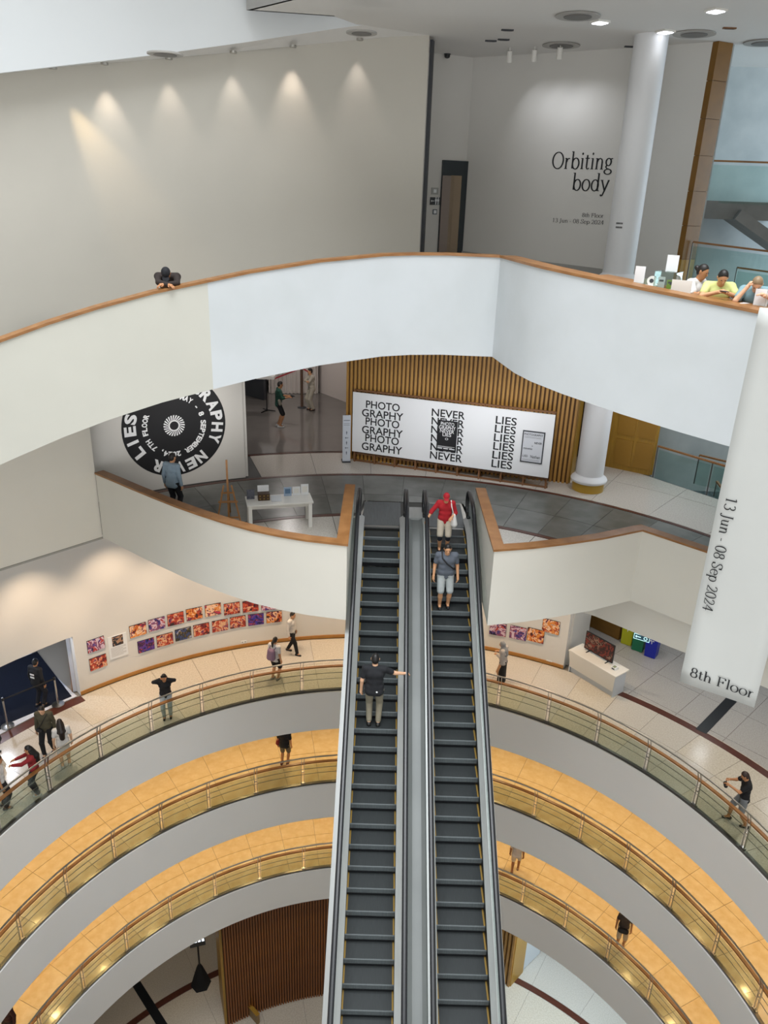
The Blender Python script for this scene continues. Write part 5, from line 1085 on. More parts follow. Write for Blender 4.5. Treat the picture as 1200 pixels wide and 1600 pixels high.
# ================================================================== PEOPLE
def smin(a, b, k):
    h = np.clip(.5 + .5 * (b - a) / k, 0, 1); return b * (1 - h) + a * h - k * h * (1 - h)
def sdf_mesh(prims, h, clip=None):
    """surface of a smooth union of tapered capsules ('c') and ellipsoids ('e'), by surface nets"""
    lo = np.full(3, 1e9); hi = -lo
    for p in prims:
        if p[0] == 'c': a, b, r = np.array(p[1]), np.array(p[2]), max(p[3], p[4]); lo = np.minimum(lo, np.minimum(a, b) - r); hi = np.maximum(hi, np.maximum(a, b) + r)
        else: c = np.array(p[1]); r = max(p[3]); lo = np.minimum(lo, c - r); hi = np.maximum(hi, c + r)
    lo -= 3 * h; hi += 3 * h; dims = np.ceil((hi - lo) / h).astype(int) + 1
    F = np.full(dims, .5, np.float32); ax = [lo[i] + h * np.arange(dims[i]) for i in range(3)]; mg = .07
    for p in prims:
        if p[0] == 'c': a, b, r = np.array(p[1], float), np.array(p[2], float), max(p[3], p[4]); l0 = np.minimum(a, b) - r - mg; h0 = np.maximum(a, b) + r + mg
        else: c = np.array(p[1], float); r = max(p[3]); l0 = c - r - mg; h0 = c + r + mg
        i0 = np.clip(np.floor((l0 - lo) / h).astype(int), 0, dims); i1 = np.clip(np.ceil((h0 - lo) / h).astype(int) + 1, 0, dims)
        X = ax[0][i0[0]:i1[0], None, None]; Y = ax[1][None, i0[1]:i1[1], None]; Z = ax[2][None, None, i0[2]:i1[2]]
        sl = tuple(slice(i0[k], i1[k]) for k in range(3))
        if p[0] == 'c':
            ba = b - a; L2 = max(ba @ ba, 1e-9); t = np.clip(((X - a[0]) * ba[0] + (Y - a[1]) * ba[1] + (Z - a[2]) * ba[2]) / L2, 0, 1)
            d = np.sqrt((X - a[0] - t * ba[0]) ** 2 + (Y - a[1] - t * ba[1]) ** 2 + (Z - a[2] - t * ba[2]) ** 2) - (p[3] + (p[4] - p[3]) * t)
        else:
            A_ = p[2]; q = [((X - c[0]) * A_[i][0] + (Y - c[1]) * A_[i][1] + (Z - c[2]) * A_[i][2]) / p[3][i] for i in range(3)]
            k = np.sqrt(q[0] ** 2 + q[1] ** 2 + q[2] ** 2); d = (k - 1) * min(p[3])
        F[sl] = smin(F[sl], d, p[5] if p[0] == 'c' else p[4])
    if clip is not None:
        for (pt, nv) in clip:
            F = np.maximum(F, (ax[0][:, None, None] - pt[0]) * nv[0] + (ax[1][None, :, None] - pt[1]) * nv[1] + (ax[2][None, None, :] - pt[2]) * nv[2])
    S = F < 0; cs = tuple(d - 1 for d in dims); acc = np.zeros(cs + (3,), np.float32); cnt = np.zeros(cs, np.float32)
    edges = []
    for axn in range(3):
        s0 = [slice(None)] * 3; s1 = [slice(None)] * 3; s0[axn] = slice(0, -1); s1[axn] = slice(1, None)
        f0, f1 = F[tuple(s0)], F[tuple(s1)]; idx = np.argwhere(S[tuple(s0)] != S[tuple(s1)])
        if len(idx) == 0: continue
        v0 = f0[tuple(idx.T)]; v1 = f1[tuple(idx.T)]; t = v0 / (v0 - v1); pos = idx.astype(np.float32); pos[:, axn] += t
        o = [k for k in range(3) if k != axn]; cells = []
        for da, db in ((0, 0), (-1, 0), (-1, -1), (0, -1)):
            cidx = idx.copy(); cidx[:, o[0]] += da; cidx[:, o[1]] += db; cells.append(cidx)
            ok = ((cidx >= 0) & (cidx < np.array(cs))).all(1); np.add.at(acc, tuple(cidx[ok].T), pos[ok]); np.add.at(cnt, tuple(cidx[ok].T), 1)
        edges.append((axn, cells, v0 < 0))
    act = np.argwhere(cnt > 0); ids = np.full(cs, -1, np.int64); ids[tuple(act.T)] = np.arange(len(act))
    V = acc[tuple(act.T)] / cnt[tuple(act.T)][:, None] * h + lo; Fc = []
    for axn, cells, neg in edges:
        q = np.stack([ids[tuple(c.T)] for c in cells], 1); 
        flip = neg if axn != 1 else ~neg
        q[~flip] = q[~flip][:, ::-1]; Fc.append(q)
    return V, np.concatenate(Fc)
def np_mesh(name, V, Fc, m, extra=None):
    vs = V.tolist(); fs = Fc.tolist()
    if extra: b = len(vs); vs += extra.v; fs += [tuple(i + b for i in f) for f in extra.f]
    me = bpy.data.meshes.new(name); me.from_pydata(vs, [], fs); me.materials.append(m); me.polygons.foreach_set('use_smooth', [True] * len(me.polygons)); me.update(); return me
def ik(a, t, l1, l2, pole):
    a, t, pole = np.array(a, float), np.array(t, float), np.array(pole, float); d = t - a; L = np.linalg.norm(d); L = min(max(L, abs(l1 - l2) + .01), l1 + l2 - .004); u = d / np.linalg.norm(d); e = a + u * L
    x = (l1 * l1 - l2 * l2 + L * L) / (2 * L); hh = math.sqrt(max(l1 * l1 - x * x, 0)); pv = pole - u * (pole @ u)
    pv = pv / max(np.linalg.norm(pv), 1e-6); return a + u * x + pv * hh, e
SKIN = ['#c9966f', '#b58058', '#d6a988', '#a06c48']
VOX = .0155
def person(label, loc, face, H=1.68, skin=0, hair='#17130f', hairstyle='short', top='#222222', sleeve='short', bottom='trousers', bcol='#222222', shoe='#222222', lean=.04, side=0.0, nod=.12, yaw=0.0,
           hands=None, feet=None, poleL=(-.6, -1, -.2), poleR=(.6, -1, -.2), pelvis=None, build=1.0, hat=None, topcut=0.0, group=None, curl=.9, leggings=None):
    """a person facing +y in the local frame: body mesh with hair and clothing children"""
    s = H / 1.7; B = build
    pel = np.array(pelvis if pelvis is not None else (0, 0, .90 * s), float)
    u = _n([math.sin(side), math.sin(lean), math.cos(lean) * math.cos(side)]); xr = _n(np.cross([0, 1, 0], u)); xr = xr if xr[0] > 0 else -xr; fw = np.cross(u, xr); fw = fw if fw[1] > 0 else -fw
    P = lambda a, b, c: pel + (xr * a + fw * b + u * c) * s
    neck = P(0, -.005, .50); shL, shR = P(-.175 * B, -.01, .465), P(.175 * B, -.01, .465)
    hy, hn = yaw, nod; hf = xr * math.sin(hy) + fw * math.cos(hy); hu = _n(u * math.cos(hn) + hf * math.sin(hn)); hfw = _n(hf * math.cos(hn) - u * math.sin(hn)); hx = np.cross(hfw, hu)
    hc = neck + hu * .165 * s + hfw * .02 * s
    hands = hands or (None, None)
    tl_ = np.array(hands[0], float) * s if hands[0] is not None else P(-.25 * B, .03, -.06); tr_ = np.array(hands[1], float) * s if hands[1] is not None else P(.25 * B, .03, -.06)
    elL, wrL = ik(shL, tl_, .285 * s, .255 * s, poleL); elR, wrR = ik(shR, tr_, .285 * s, .255 * s, poleR)
    feet = feet or ((-.10, -.02, .0), (.10, .03, .0)); hipL, hipR = P(-.095, 0, -.03), P(.095, 0, -.03)
    ftL, ftR = np.array(feet[0], float) * s, np.array(feet[1], float) * s
    knL, anL = ik(hipL, ftL + [0, 0, .085 * s], .42 * s, .415 * s, (-.08, 1, .05)); knR, anR = ik(hipR, ftR + [0, 0, .085 * s], .42 * s, .415 * s, (.08, 1, .05))
    k = .03; c = lambda a, b, r0, r1, kk=k: ('c', a, b, r0 * s, r1 * s, kk)
    torso = lambda o: [c(P(-.075 * B, 0, .36), P(.075 * B, 0, .36), .105 * B + o, .105 * B + o), c(P(-.06 * B, .005, .2), P(.06 * B, .005, .2), .098 * B + o, .098 * B + o), c(P(-.07 * B, .005, .07), P(.07 * B, .005, .07), .100 * B + o, .100 * B + o), c(P(-.08, -.01, -.04), P(.08, -.01, -.04), .100 * B + o, .100 * B + o), c(shL, shR, .062 + o, .062 + o), c(P(0, 0, .05), P(0, 0, .38), .10 * B + o, .105 * B + o)]
    head = [('e', hc, (hx, hfw, hu), (.073 * s, .092 * s, .112 * s), .012), c(hc - hu * .06 * s + hfw * .035 * s, hc - hu * .085 * s + hfw * .055 * s, .052, .036, .02), c(hc + hfw * .088 * s - hu * .005 * s, hc + hfw * .108 * s - hu * .03 * s, .009, .014, .008), c(hc + hfw * .082 * s - hu * .062 * s - hx * .018 * s, hc + hfw * .082 * s - hu * .062 * s + hx * .018 * s, .010, .010, .006),
            c(hc + hx * .074 * s - hu * .02 * s, hc + hx * .077 * s + hu * .015 * s, .016, .019, .006), c(hc - hx * .074 * s - hu * .02 * s, hc - hx * .077 * s + hu * .015 * s, .016, .019, .006)]
    prims = torso(0) + [c(P(0, -.005, .42), hc - hu * .04 * s, .062, .055)] + head
    for sh, el, wr in ((shL, elL, wrL), (shR, elR, wrR)): prims += [c(sh, el, .052, .041, .02), c(el, wr, .041, .029, .015)]
    for hp, kn, an in ((hipL, knL, anL), (hipR, knR, anR)): prims += [c(hp, kn, .085, .056, .03), c(kn, kn + (an - kn) * .35, .056, .056, .02), c(kn + (an - kn) * .35, an, .056, .038, .02)]
    for an in (anL, anR): prims += [c(an, an + np.array([0, .10, -.05]) * s, .038, .030, .02), c(an, an + np.array([0, -.045, -.045]) * s, .036, .034, .02)]
    fing = MB()
    for sg, el, wr in ((-1, elL, wrL), (1, elR, wrR)):
        d = _n(wr - el); lat = _n(np.cross(d, [0, 0, 1.0]) if abs(d[2]) < .9 else np.cross(d, [1.0, 0, 0])); nm = np.cross(lat, d)
        if nm @ np.array([-sg * 1.0, .3, -.5]) < 0: nm = -nm
        lat = np.cross(d, nm); thumb_side = lat if lat @ np.array([0, 1.0, .4]) > 0 else -lat
        palm = wr + d * .075 * s
        prims += [c(wr, palm, .030, .032, .015), c(palm - thumb_side * .022 * s, palm + thumb_side * .022 * s, .021, .021, .012)]
        for i, (o_, ln) in enumerate(((.031, .078), (.011, .088), (-.010, .082), (-.030, .064))):
            b0 = palm + thumb_side * o_ * s + d * .008 * s; dd = _n(d + nm * curl * .45); b1 = b0 + dd * ln * .5 * s; d2 = _n(d * .75 + nm * curl); b2 = b1 + d2 * ln * .5 * s
            fing.tube([b0, b1, b2], [.0095 * s, .009 * s, .007 * s], 6)
        b0 = wr + d * .03 * s + thumb_side * .02 * s; b1 = b0 + _n(d * .6 + thumb_side + nm * .3) * .045 * s; fing.tube([b0, b1, b1 + _n(d + thumb_side * .3 + nm * .4) * .035 * s], [.012 * s, .011 * s, .008 * s], 6)
    V, Fc = sdf_mesh(prims, VOX)
    ms = mat('skin_%d' % skin, SKIN[skin], .55)
    root = obj('person', np_mesh('person', V, Fc, ms, fing)); root.location = loc; root.rotation_euler = (0, 0, -math.radians(face)); tag(root, label, 'person', group)
    def cloth(nm, pr, col, clip=None, vox=VOX, rough=.85):
        V, Fc = sdf_mesh(pr, vox, clip); return obj(nm, np_mesh(nm, V, Fc, mat('cloth_' + col[1:], col, rough, var=.12, scale=9)), root)
    # top
    o = .016; pr = torso(o)
    for sh, el, wr in ((shL, elL, wrL), (shR, elR, wrR)):
        if sleeve == 'long': pr += [c(sh, el, .068, .054, .02), c(el, el + (wr - el) * .93, .054, .044, .015)]
        elif sleeve == 'short': pr += [c(sh, sh + (el - sh) * .62, .070, .064, .02)]
        elif sleeve == 'half': pr += [c(sh, el, .070, .056, .02), c(el, el + (wr - el) * .2, .056, .054, .02)]
    pr.append(c(P(0, -.005, .40), P(0, -.005, .47), .085, .07))
    cl = [(P(0, 0, -.09 - topcut), -u)]
    sho = cloth('shirt', pr, top, cl)
    # bottoms
    down = np.array([0, 0, -1.0]); pr = [c(P(-.08, -.01, -.04), P(.08, -.01, -.04), .112 * B, .112 * B), c(P(-.07, .0, .02), P(.07, 0, .02), .105 * B, .105 * B)]
    if bottom in ('trousers', 'shorts', 'wide'):
        wdt = 1.25 if bottom == 'wide' else 1.0
        for hp, kn, an in ((hipL, knL, anL), (hipR, knR, anR)):
            if bottom == 'shorts': e_ = hp + (kn - hp) * .92; pr += [c(hp, e_, .100, .085, .02)]
            else: pr += [c(hp, kn, .100, .072 * wdt, .025), c(kn, kn + (an - kn) * .93, .072 * wdt, .058 * wdt, .02)]
    elif bottom in ('skirt', 'dress', 'long_skirt'):
        z1 = {'skirt': .40, 'dress': .38, 'long_skirt': .08}[bottom]; cc = (hipL + hipR) / 2; bot = np.array([(anL[0] + anR[0]) / 2, (anL[1] + anR[1]) / 2, z1 * s])
        if bottom != 'long_skirt': bot = cc + ((knL + knR) / 2 - cc) * 1.05
        pr += [c(cc + np.array([-.05, 0, 0]) * s, bot + np.array([-.06, 0, 0]) * s, .115, .135, .03), c(cc + np.array([.05, 0, 0]) * s, bot + np.array([.06, 0, 0]) * s, .115, .135, .03)]
    cloth({'long_skirt': 'skirt', 'dress': 'skirt', 'wide': 'trousers'}.get(bottom, bottom), pr, bcol, [(P(0, 0, .06), u)])
    if leggings:
        for hp, kn, an in ((hipL, knL, anL), (hipR, knR, anR)): cloth('legging', [c(hp + (kn - hp) * .7, kn, .075, .064, .02), c(kn, kn + (an - kn) * .35, .064, .062, .02)], leggings, [(kn + (an - kn) * .32, _n(an - kn))])
    # shoes
    for an in (anL, anR):
        a0 = an + np.array([0, -.045, -.048]) * s; a1 = an + np.array([0, .125, -.056]) * s
        cloth('shoe', [c(a0, a1, .043, .036, .02), c(an + np.array([0, .0, -.02]) * s, a0, .045, .043, .02)], shoe, [((0, 0, float(an[2] - .085 * s)), (0, 0, -1.0)), (an + np.array([0, 0, .03]) * s, (0, 0, 1.0))], .012, .5)
    # hair or headwear
    face_cut = [(hc + hfw * .03 * s + hu * .02 * s, _n(hfw * .85 - hu * .55))]
    if hairstyle == 'hijab':
        cloth('headscarf', [('e', hc + hu * .005 * s - hfw * .012 * s, (hx, hfw, hu), (.092 * s, .105 * s, .128 * s), .02), c(hc - hu * .1 * s, neck - u * .02 * s, .085, .11, .03), c(P(-.12, 0, .44), P(.12, 0, .44), .09, .09, .04), c(P(0, -.03, .40), P(0, -.03, .3), .13, .13, .04), c(P(0, .05, .40), P(0, .06, .3), .11, .10, .04)], hair, [(hc + hfw * .07 * s, _n(hfw - hu * .1) * 1.0)] if False else None)
        fsk = sdf_mesh([('e', hc + hfw * .06 * s - hu * .01 * s, (hx, hfw, hu), (.058 * s, .062 * s, .085 * s), .01), c(hc + hfw * .112 * s, hc + hfw * .125 * s - hu * .02 * s, .009, .013, .008)], .010); obj('face', np_mesh('face', *fsk, ms), root)
    elif hairstyle != 'bald':
        pr = [('e', hc + hu * .012 * s - hfw * .008 * s, (hx, hfw, hu), (.084 * s, .100 * s, .118 * s), .01)]
        V_, F_ = sdf_mesh(pr, .012, face_cut); hm = mat('hair_' + hair[1:], hair, .5); hro = obj('hair', np_mesh('hair', V_, F_, hm), root)
        if hairstyle == 'long': V_, F_ = sdf_mesh([c(hc - hfw * .055 * s, P(0, -.12, .42), .075, .09, .03), c(P(0, -.12, .42), P(0, -.13, .22), .09, .075, .03), c(hc + hx * .06 * s - hfw * .03 * s, P(.09, -.08, .40), .04, .045, .02), c(hc - hx * .06 * s - hfw * .03 * s, P(-.09, -.08, .40), .04, .045, .02)], VOX); obj('long_hair', np_mesh('long_hair', V_, F_, hm), hro)
        if hairstyle == 'bun': V_, F_ = sdf_mesh([c(hc - hfw * .11 * s + hu * .01 * s, hc - hfw * .13 * s + hu * .015 * s, .045, .04, .02)], .012); obj('hair_bun', np_mesh('hair_bun', V_, F_, hm), hro)
        if hairstyle == 'ponytail': V_, F_ = sdf_mesh([c(hc - hfw * .1 * s + hu * .03 * s, hc - hfw * .15 * s - hu * .05 * s, .04, .045, .02), c(hc - hfw * .15 * s - hu * .05 * s, hc - hfw * .14 * s - hu * .2 * s, .045, .025, .02)], .012); obj('ponytail', np_mesh('ponytail', V_, F_, hm), hro)
    if hat:
        V_, F_ = sdf_mesh([('e', hc + hu * .02 * s - hfw * .005 * s, (hx, hfw, hu), (.089 * s, .105 * s, .118 * s), .01)], .012, [(hc + hu * .035 * s, -hu)]); cpo = obj('cap', np_mesh('cap', V_, F_, mat('cloth_' + hat[1:], hat, .8)), root)
        V_, F_ = sdf_mesh([('e', hc + hfw * .12 * s + hu * .035 * s, (hx, hfw, hu), (.072 * s, .075 * s, .012 * s), .01)], .010); obj('cap_brim', np_mesh('cap_brim', V_, F_, mat('cloth_' + hat[1:], hat, .8)), cpo)
    em = mat('eye_dark', '#1d1512', .3)
    for sg in (-1, 1):
        e = MB(); pc = hc + hfw * (.088 if hairstyle != 'hijab' else .116) * s + hx * sg * .030 * s + hu * .012 * s
        e.tube([pc - hx * .012 * s, pc, pc + hx * .012 * s], [.003 * s, .008 * s, .003 * s], 6); e.build('eye', em, root, True)
    info = dict(shirt=sho, pel=pel, u=u, xr=xr, fw=fw, P=P, hc=hc, hfw=hfw, hu=hu, wrL=wrL, wrR=wrR, s=s)
    Rz = Matrix.Rotation(-math.radians(face), 3, 'Z')
    info['world'] = lambda p: Vector(loc) + Rz @ Vector([float(t) for t in p])
    return root, info
def strap(parent_info, root, pts, w_, m, nm='strap'):
    mb = MB(); mb.tube(pts, w_, 6); return mb.build(nm, m, root, True)
def carried(nm, label, cat, info, prims, col, extra=None, face=0.0):
    """a carried thing, modelled in its bearer's frame but top-level; body plus handle part"""
    wl = info['world']; base = prims[0][1]; r_ = empty(nm, wl(base)); r_.rotation_euler = (0, 0, -math.radians(face)); tag(r_, label, cat)
    off = np.array([float(t) for t in base]); pr = []
    for p in prims: pr.append((p[0], np.array(p[1]) - off, np.array(p[2]) - off) + tuple(p[3:]) if p[0] == 'c' else (p[0], np.array(p[1]) - off) + tuple(p[2:]))
    V, Fc = sdf_mesh(pr, .012); obj('body', np_mesh(nm, V, Fc, mat('bag_' + col[1:], col, .7)), r_)
    if extra:
        for en, pts, rr, m in extra: MB().tube([np.array(q) - off for q in pts], rr, 6).build(en, m, r_, True)
    return r_
def foot_at(px, py, z): p = atz(px, py, z); return (float(p[0]), float(p[1]), z)
M_STRAP = mat('strap_black', '#1a1a1c', .7)

# -- level 8
def cap_point(px, back):
    r = ray(px, 450); kq = r[0] / r[1]; pts = P8 + P8R[1:]; ks = [p[0] / p[1] for p in pts]; i = np.interp(kq, ks, range(len(pts))); y = float(np.interp(kq, ks, [p[1] for p in pts])); zt = float(np.interp(kq, ks, [p[2] for p in pts]))
    return (kq * (y + back), y + back, zt)
x, y, zt = cap_point(264, .52)
person('man in dark jacket leaning with folded arms on the ramp parapet', (x, y, zt - 1.05), 172, 1.72, 1, hairstyle='short', hat='#15161c', top='#2a211e', sleeve='long', bottom='trousers', bcol='#23262e', lean=.75, nod=.35, pelvis=(0, -.22, .86), hands=((.02, .48, 1.09), (-.06, .52, 1.09)), poleL=(-1, 0, -.1), poleR=(1, 0, -.1))
SEATZ = .62
def stool(x, y, lb):
    r_ = note('stool', lb, 'stool', (x, y, Z8), 0, 'stools behind the counter'); smooth_edges(MB().lathe((0, 0, SEATZ - .13), [(.17, 0), (.18, .02), (.17, .04)], 20).build('seat', M_FURN, r_))
    for a in range(4): MB().bar((.1 * math.cos(a * PI / 2), .1 * math.sin(a * PI / 2), SEATZ - .13), (.18 * math.cos(a * PI / 2), .18 * math.sin(a * PI / 2), 0), .025, .025).build('leg', M_STEEL, r_)
for px, face, bk, kw in ((1083, 140, .98, dict(label='woman in white shirt with tied dark hair sitting side-on at the counter', skin=1, hairstyle='bun', top='#d9d8d6', sleeve='short', bcol='#3a3c44', hands=((-.12, .36, 1.04), (.12, .34, 1.04)), lean=.1, nod=.25, hair='#18120e')),
                         (1122, 190, .80, dict(label='man in pale yellow tee looking down at a phone on the counter', skin=0, top='#cdd389', sleeve='short', bcol='#3a3c44', hands=((-.05, .42, 1.04), (.08, .40, 1.04)), lean=.16, nod=.5, poleL=(-1, -.2, -.5), poleR=(1, -.2, -.5), build=1.05, hair='#15120f')),
                         (1182, 205, .80, dict(label='man in teal shirt resting his head on one hand at the counter', skin=2, top='#7f9ea6', sleeve='short', bcol='#3a3c44', hands=((-.16, .40, 1.04), (.13, .33, 1.15)), lean=.3, nod=.6, hair='#8a7458', poleL=(-1, -.2, -.5), poleR=(.6, .7, -1), hairstyle='short'))):
    x, y, zt = cap_point(px, bk); lb = kw.pop('label')
    stool(x, y, {'w': 'stool under the woman in white shirt', 'm': 'stool under the man in %s' % ('pale yellow tee' if 'yellow' in lb else 'teal shirt')}[lb[0]])
    _, inf = person(lb, (x, y, Z8), face, 1.70, pelvis=(0, 0, SEATZ + .02), feet=((-.12, .34, 0), (.12, .34, 0)), bottom='trousers', **kw)
    if 'phone on' in lb:
        q = inf['world']((inf['wrL'] + inf['wrR']) / 2 + np.array([0, .12, .03])); r_ = note('phone', 'dark phone held by the man in pale yellow tee', 'phone', tuple(q), .2); MB().box((0, 0, 0), (.075, .15, .01)).build('body', M_BLACK, r_); MB().box((0, 0, .0055), (.066, .136, .001)).build('screen', M_DKGREY, r_)

# -- level 7
p = atz(272, 806, Z7); 
_, inf = person('man in pale denim shirt standing with his back turned behind the curved parapet', (p[0] + .0, p[1] + .1, Z7), 20, 1.74, 0, top='#8fa3b3', sleeve='long', bottom='trousers', bcol='#1c1d22', shoe='#2a2a2a', hair='#1a1412', hairstyle='short', yaw=.3, topcut=.06)
carried('backpack', 'small black bag worn by the man in pale denim shirt', 'bag', inf, [('c', inf['P'](-.22, .02, .12), inf['P'](-.22, .05, .3), .06, .06, .02)], '#1a1c22', [('strap', [inf['P'](-.2, 0, .3), inf['P'](-.16, .06, .48), inf['P'](.0, .12, .42)], .012, M_STRAP)], 20)
_, inf = person('boy in dark green tee and black shorts holding a camera in the gallery room', foot_at(436, 667, Z7), 80, 1.74, 1, top='#1f4a3d', sleeve='half', bottom='shorts', bcol='#15171c', shoe='#c9c9c9', hair='#17120f', hands=((-.1, .34, 1.12), (.1, .36, 1.12)), nod=.2, topcut=.05)
q = inf['world']((inf['wrL'] + inf['wrR']) / 2 + np.array([0, .12, .02])); r_ = note('hand_camera', 'small black camera held by the boy in green', 'camera', tuple(q), -math.radians(80)); MB().box((0, 0, 0), (.14, .07, .1)).build('body', M_BLACK, r_); MB().tube([(0, .03, 0), (0, .11, 0)], .035, 12).build('lens', M_BLACK, r_)
carried('sling_pouch', 'grey pouch hanging at the hip of the boy in green', 'bag', inf, [('c', inf['P'](.18, .05, .0), inf['P'](.18, .02, .12), .06, .06, .02)], '#8a8478', None, 80)
person('person in loose beige shirt and trousers with crossed arms in the gallery room', foot_at(487, 641, Z7), 245, 1.72, 0, top='#b3ab9c', sleeve='long', bottom='wide', bcol='#b0a898', shoe='#3a2c26', hair='#15120f', hands=((.1, .2, 1.18), (-.12, .22, 1.2)), poleL=(-1, .2, -.4), poleR=(1, .2, -.4))

# -- escalator riders
def rider_at(xc, yfoot):
    ys = TREADS[xc]; yk = max(t for t in ys if t <= yfoot + .02); return yk, (zpath(yk + .1) if yk > YI - .2 else zpath(yk))
def ray_nosing(px, py): r = ray(px, py); t = ICPT / (r[2] - SLOPE * r[1]); return r * t
g_ = ray_nosing(683, 862); yk, zk = rider_at(XR, g_[1] + .12)
_, inf = person('woman in red shirt and red cap riding down with a hand on the rail', (XR - .14, yk + .22, zk), 182, 1.62, 0, top='#a3131f', sleeve='half', bottom='shorts', bcol='#b9ae9d', shoe='#1b1b22', hair='#1c1410', hat='#a01422', leggings='#1a1d2b', hands=((-.16, .22, 1.05), (.47, .16, .93)), feet=((-.1, .0, 0), (.1, .04, 0)), nod=.3, hairstyle='short', topcut=.08, poleR=(.5, -.6, .4))
carried('tote_bag', 'white tote bag on the shoulder of the woman in red', 'bag', inf, [('c', inf['P'](-.24, .1, -.08), inf['P'](-.22, .1, .16), .085, .05, .02), ('c', inf['P'](-.24, .02, -.08), inf['P'](-.22, .02, .16), .08, .05, .02)], '#d8d6d2', [('strap', [inf['P'](-.22, .1, .18), inf['P'](-.15, .1, .42), inf['P'](-.13, .02, .55), inf['P'](-.15, -.06, .42), inf['P'](-.22, .0, .18)], .014, mat('strap_white', '#dad8d4', .8))], 182)
for an in (-1, 1): pass
g_ = ray_nosing(686, 948); yk, zk = rider_at(XR, g_[1] + .12)
_, inf = person('man in grey tee with a black shoulder strap and pale shorts riding down', (XR - .16, yk + .2, zk), 178, 1.74, 0, top='#565c66', sleeve='short', bottom='shorts', bcol='#9da2a2', shoe='#17181c', hair='#14110f', nod=.25, build=1.12, topcut=.05)
carried('crossbody_bag', 'black crossbody bag of the man in grey tee', 'bag', inf, [('c', inf['P'](-.2, -.13, .02), inf['P'](-.1, -.17, .04), .05, .05, .02)], '#17181b', [('strap', [inf['P'](-.2, -.05, .06), inf['P'](-.17, .1, .16), inf['P'](0, .165, .32), inf['P'](.11, .12, .45), inf['P'](.12, .0, .56)], .018, M_STRAP)], 178)
g_ = ray_nosing(588, 1131); yk, zk = rider_at(XL, g_[1] + .14)
_, inf = person('man in black tee and khaki trousers riding away with a hand on the rail', (XL - .06, yk + .16, zk), 3, 1.78, 2, top='#15171c', sleeve='short', bottom='trousers', bcol='#857e6c', shoe='#1a1816', hair='#120f0e', hands=(None, (.66, .28, 1.10)), feet=((-.09, .0, 0), (.10, .0, 0)), build=1.08, topcut=.1, nod=.1, poleR=(.3, -.5, -.8))
mbx = MB(); wpt = [inf['P'](.06, -.136, -.02 + 0), ]; c0_ = inf['P'](.06, -.142, .0)
mbx.add([c0_ + np.array([.022 * math.cos(t * PI / 6), 0, .022 * math.sin(t * PI / 6)]) for t in range(12)], [tuple(range(12))]); mbx.build('shirt_badge', M_INKW, inf['shirt'])

# -- level 5
F5 = lambda px, py: foot_at(px, py, Z5 + .001)
_, inf = person('woman in black top and pale jeans raising both arms to photograph, by the railing', F5(262, 1121), 165, 1.66, 1, top='#16161a', sleeve='long', bottom='trousers', bcol='#b4bcc4', shoe='#1c1c1e', hair='#14100e', hairstyle='long', hands=((-.08, .24, 1.62), (.10, .24, 1.64)), poleL=(-1, .3, 0), poleR=(1, .3, 0), topcut=.03)
q = inf['world']((inf['wrL'] + inf['wrR']) / 2 + np.array([0, .03, .10])); r_ = note('phone', 'phone held up by the woman in black top', 'phone', tuple(q), -math.radians(165)); MB().box((0, 0, 0), (.15, .01, .075)).build('body', M_BLACK, r_); MB().box((0, -.006, 0), (.136, .001, .066)).build('screen', M_DKGREY, r_)
_, inf = person('woman in white tee and black shorts wearing a mauve backpack by the railing', F5(430, 1062), 30, 1.66, 0, top='#d8d5d2', sleeve='short', bottom='shorts', bcol='#15161a', shoe='#8f8a86', hair='#15110f', hairstyle='ponytail', topcut=.02)
carried('backpack', 'mauve backpack on the woman in white tee and black shorts', 'bag', inf, [('c', inf['P'](-.05, -.2, .1), inf['P'](-.05, -.19, .34), .11, .09, .02), ('c', inf['P'](.05, -.2, .1), inf['P'](.05, -.19, .34), .11, .09, .02)], '#8a6f86', [('strap', [inf['P'](s_ * .1, -.16, .4), inf['P'](s_ * .13, .0, .55), inf['P'](s_ * .13, .13, .4), inf['P'](s_ * .14, .06, .15)], .016, mat('strap_mauve', '#76607a', .7)) for s_ in (-1, 1)], 30)
person('person in white shirt and black trousers walking along the picture wall', F5(456, 1020), 110, 1.70, 0, top='#d9d4ce', sleeve='long', bottom='trousers', bcol='#14151a', shoe='#1a1a1c', feet=((-.09, -.2, .0), (.09, .26, 0)), topcut=.06)
_, inf = person('visitor in black hooded top seen from behind at the exhibition doorway', F5(64, 1103), 20, 1.74, 1, top='#14161c', sleeve='long', bottom='trousers', bcol='#171922', shoe='#202226', hair='#0f1014', topcut=.04)
mbx = MB()
for k_ in range(2): mbx.add([inf['P'](a_, -.135, z_) for a_, z_ in ((-.1, .34 - k_ * .1), (.06, .34 - k_ * .1), (.06, .28 - k_ * .1), (-.1, .28 - k_ * .1))], [(0, 1, 2, 3)])
mbx.build('back_print', M_INKW, inf['shirt'])
_, inf = person('person in olive sweater with a sling bag walking past the doorway', F5(78, 1176), 175, 1.72, 2, top='#4c4838', sleeve='long', bottom='trousers', bcol='#15161b', shoe='#2a2a2c', hair='#1a1512', feet=((-.09, -.1, .0), (.09, .16, 0)), topcut=.05, nod=.3)
carried('sling_bag', 'black sling bag across the olive sweater', 'bag', inf, [('c', inf['P'](.16, .14, .02), inf['P'](.08, .17, .0), .06, .06, .02)], '#17171a', [('strap', [inf['P'](.14, .15, .06), inf['P'](0, .15, .3), inf['P'](-.12, .08, .5), inf['P'](-.1, -.1, .5)], .014, M_STRAP)], 175)
person('long-haired person in pale dress at the railing next to the olive sweater', F5(104, 1197), 330, 1.6, 2, top='#d2cfca', sleeve='short', bottom='dress', bcol='#cdcac4', shoe='#b9b6b2', hair='#1d1411', hairstyle='long')
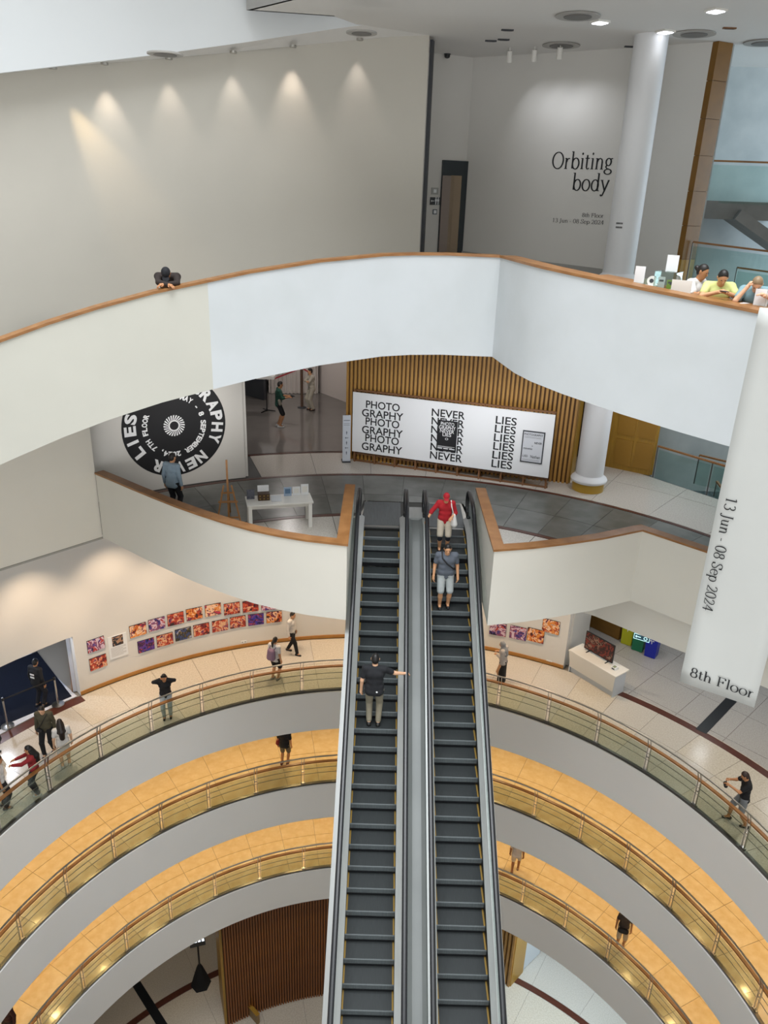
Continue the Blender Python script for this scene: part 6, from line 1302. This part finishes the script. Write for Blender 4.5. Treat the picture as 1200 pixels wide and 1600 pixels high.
person('long-haired woman in red top and navy trousers reaching out an arm', F5(60, 1240), 250, 1.64, 1, top='#8c1f24', sleeve='long', bottom='trousers', bcol='#1d2230', shoe='#c9c9cc', hair='#100d0c', hairstyle='long', hands=((-.1, .5, 1.2), (.2, .45, 1.15)))
person('person in white tee and black trousers standing at the railing corner', F5(8, 1262), 60, 1.7, 1, top='#dcdad8', sleeve='short', bottom='trousers', bcol='#191a1f', shoe='#2a2a2a', hair='#17120f')
person('person in grey green shirt at the doorway belt', F5(-8, 1178), 100, 1.7, 3, top='#57594f', sleeve='short', bottom='trousers', bcol='#22242a', shoe='#2a2a2a', hair='#17120f')
_, inf = person('woman in grey headscarf and black skirt standing by the right railing', F5(783, 1066), 300, 1.62, 0, top='#b5aeaa', sleeve='long', bottom='long_skirt', bcol='#15151a', shoe='#1c1c1e', hair='#8d9094', hairstyle='hijab', hands=((-.05, .24, 1.1), (.12, .24, 1.15)), nod=.3)
_, inf = person('man in black tee and grey shorts holding a small black bag at the railing', F5(1152, 1286), 285, 1.74, 1, top='#101115', sleeve='short', bottom='shorts', bcol='#7c7f83', shoe='#22211f', hair='#2c1a14', hands=((-.1, .42, 1.22), (.08, .4, 1.28)), feet=((-.12, -.18, 0), (.1, .22, 0)), nod=.45)
q = (inf['wrL'] + inf['wrR']) / 2 + np.array([0, .1, -.02]); carried('hand_bag', 'small black bag in the hands of the man in black tee', 'bag', inf, [('c', q + np.array([-.06, 0, -.08]), q + np.array([.06, 0, -.08]), .05, .05, .02)], '#131418', [('handle', [q + np.array([-.06, 0, -.04]), q + np.array([0, 0, .06]), q + np.array([.06, 0, -.04])], .01, M_STRAP)], 285)
# -- levels 4 and 3
_, inf = person('man in black tee and khaki shorts with a red bag on the middle balcony', foot_at(445, 1194, Z4), 10, 1.7, 1, top='#16171b', sleeve='short', bottom='shorts', bcol='#6d6656', shoe='#4a1f1c', hair='#120f0d', topcut=.04)
carried('shoulder_bag', 'red bag carried by the man on the middle balcony', 'bag', inf, [('c', inf['P'](-.24, .0, .0), inf['P'](-.22, .0, .14), .08, .07, .02)], '#7c1f20', [('strap', [inf['P'](-.2, 0, .18), inf['P'](-.12, .08, .5), inf['P'](.05, .14, .36)], .014, M_STRAP)], 10)
person('person in white top walking on the lower balcony beside the escalator', foot_at(804, 1362, Z3), 20, 1.66, 3, top='#ddd3c8', sleeve='short', bottom='shorts', bcol='#d4c8b8', shoe='#8a6a50', hair='#1a1512', feet=((-.09, -.1, 0), (.09, .16, 0)), topcut=.1)
_, inf = person('woman in dark top and pale shorts on the lower balcony', foot_at(969, 1476, Z3), 200, 1.64, 1, top='#4b4038', sleeve='short', bottom='shorts', bcol='#b9a98f', shoe='#9a7a5a', hair='#2a1a12', hairstyle='long')
carried('shoulder_bag', 'black bag carried by the woman on the lower balcony', 'bag', inf, [('c', inf['P'](.1, .18, -.02), inf['P'](-.08, .18, -.02), .09, .09, .02)], '#131316', [('strap', [inf['P'](.12, .16, .08), inf['P'](.14, .05, .5), inf['P'](.1, -.12, .4)], .012, M_STRAP)], 200)
person('person in dark red top at the far end of the lower balcony', foot_at(20, 1622, Z3), 200, 1.66, 3, top='#3a1c1c', sleeve='long', bottom='trousers', bcol='#241a1a', shoe='#2a2222', hair='#120f0d', hairstyle='long')
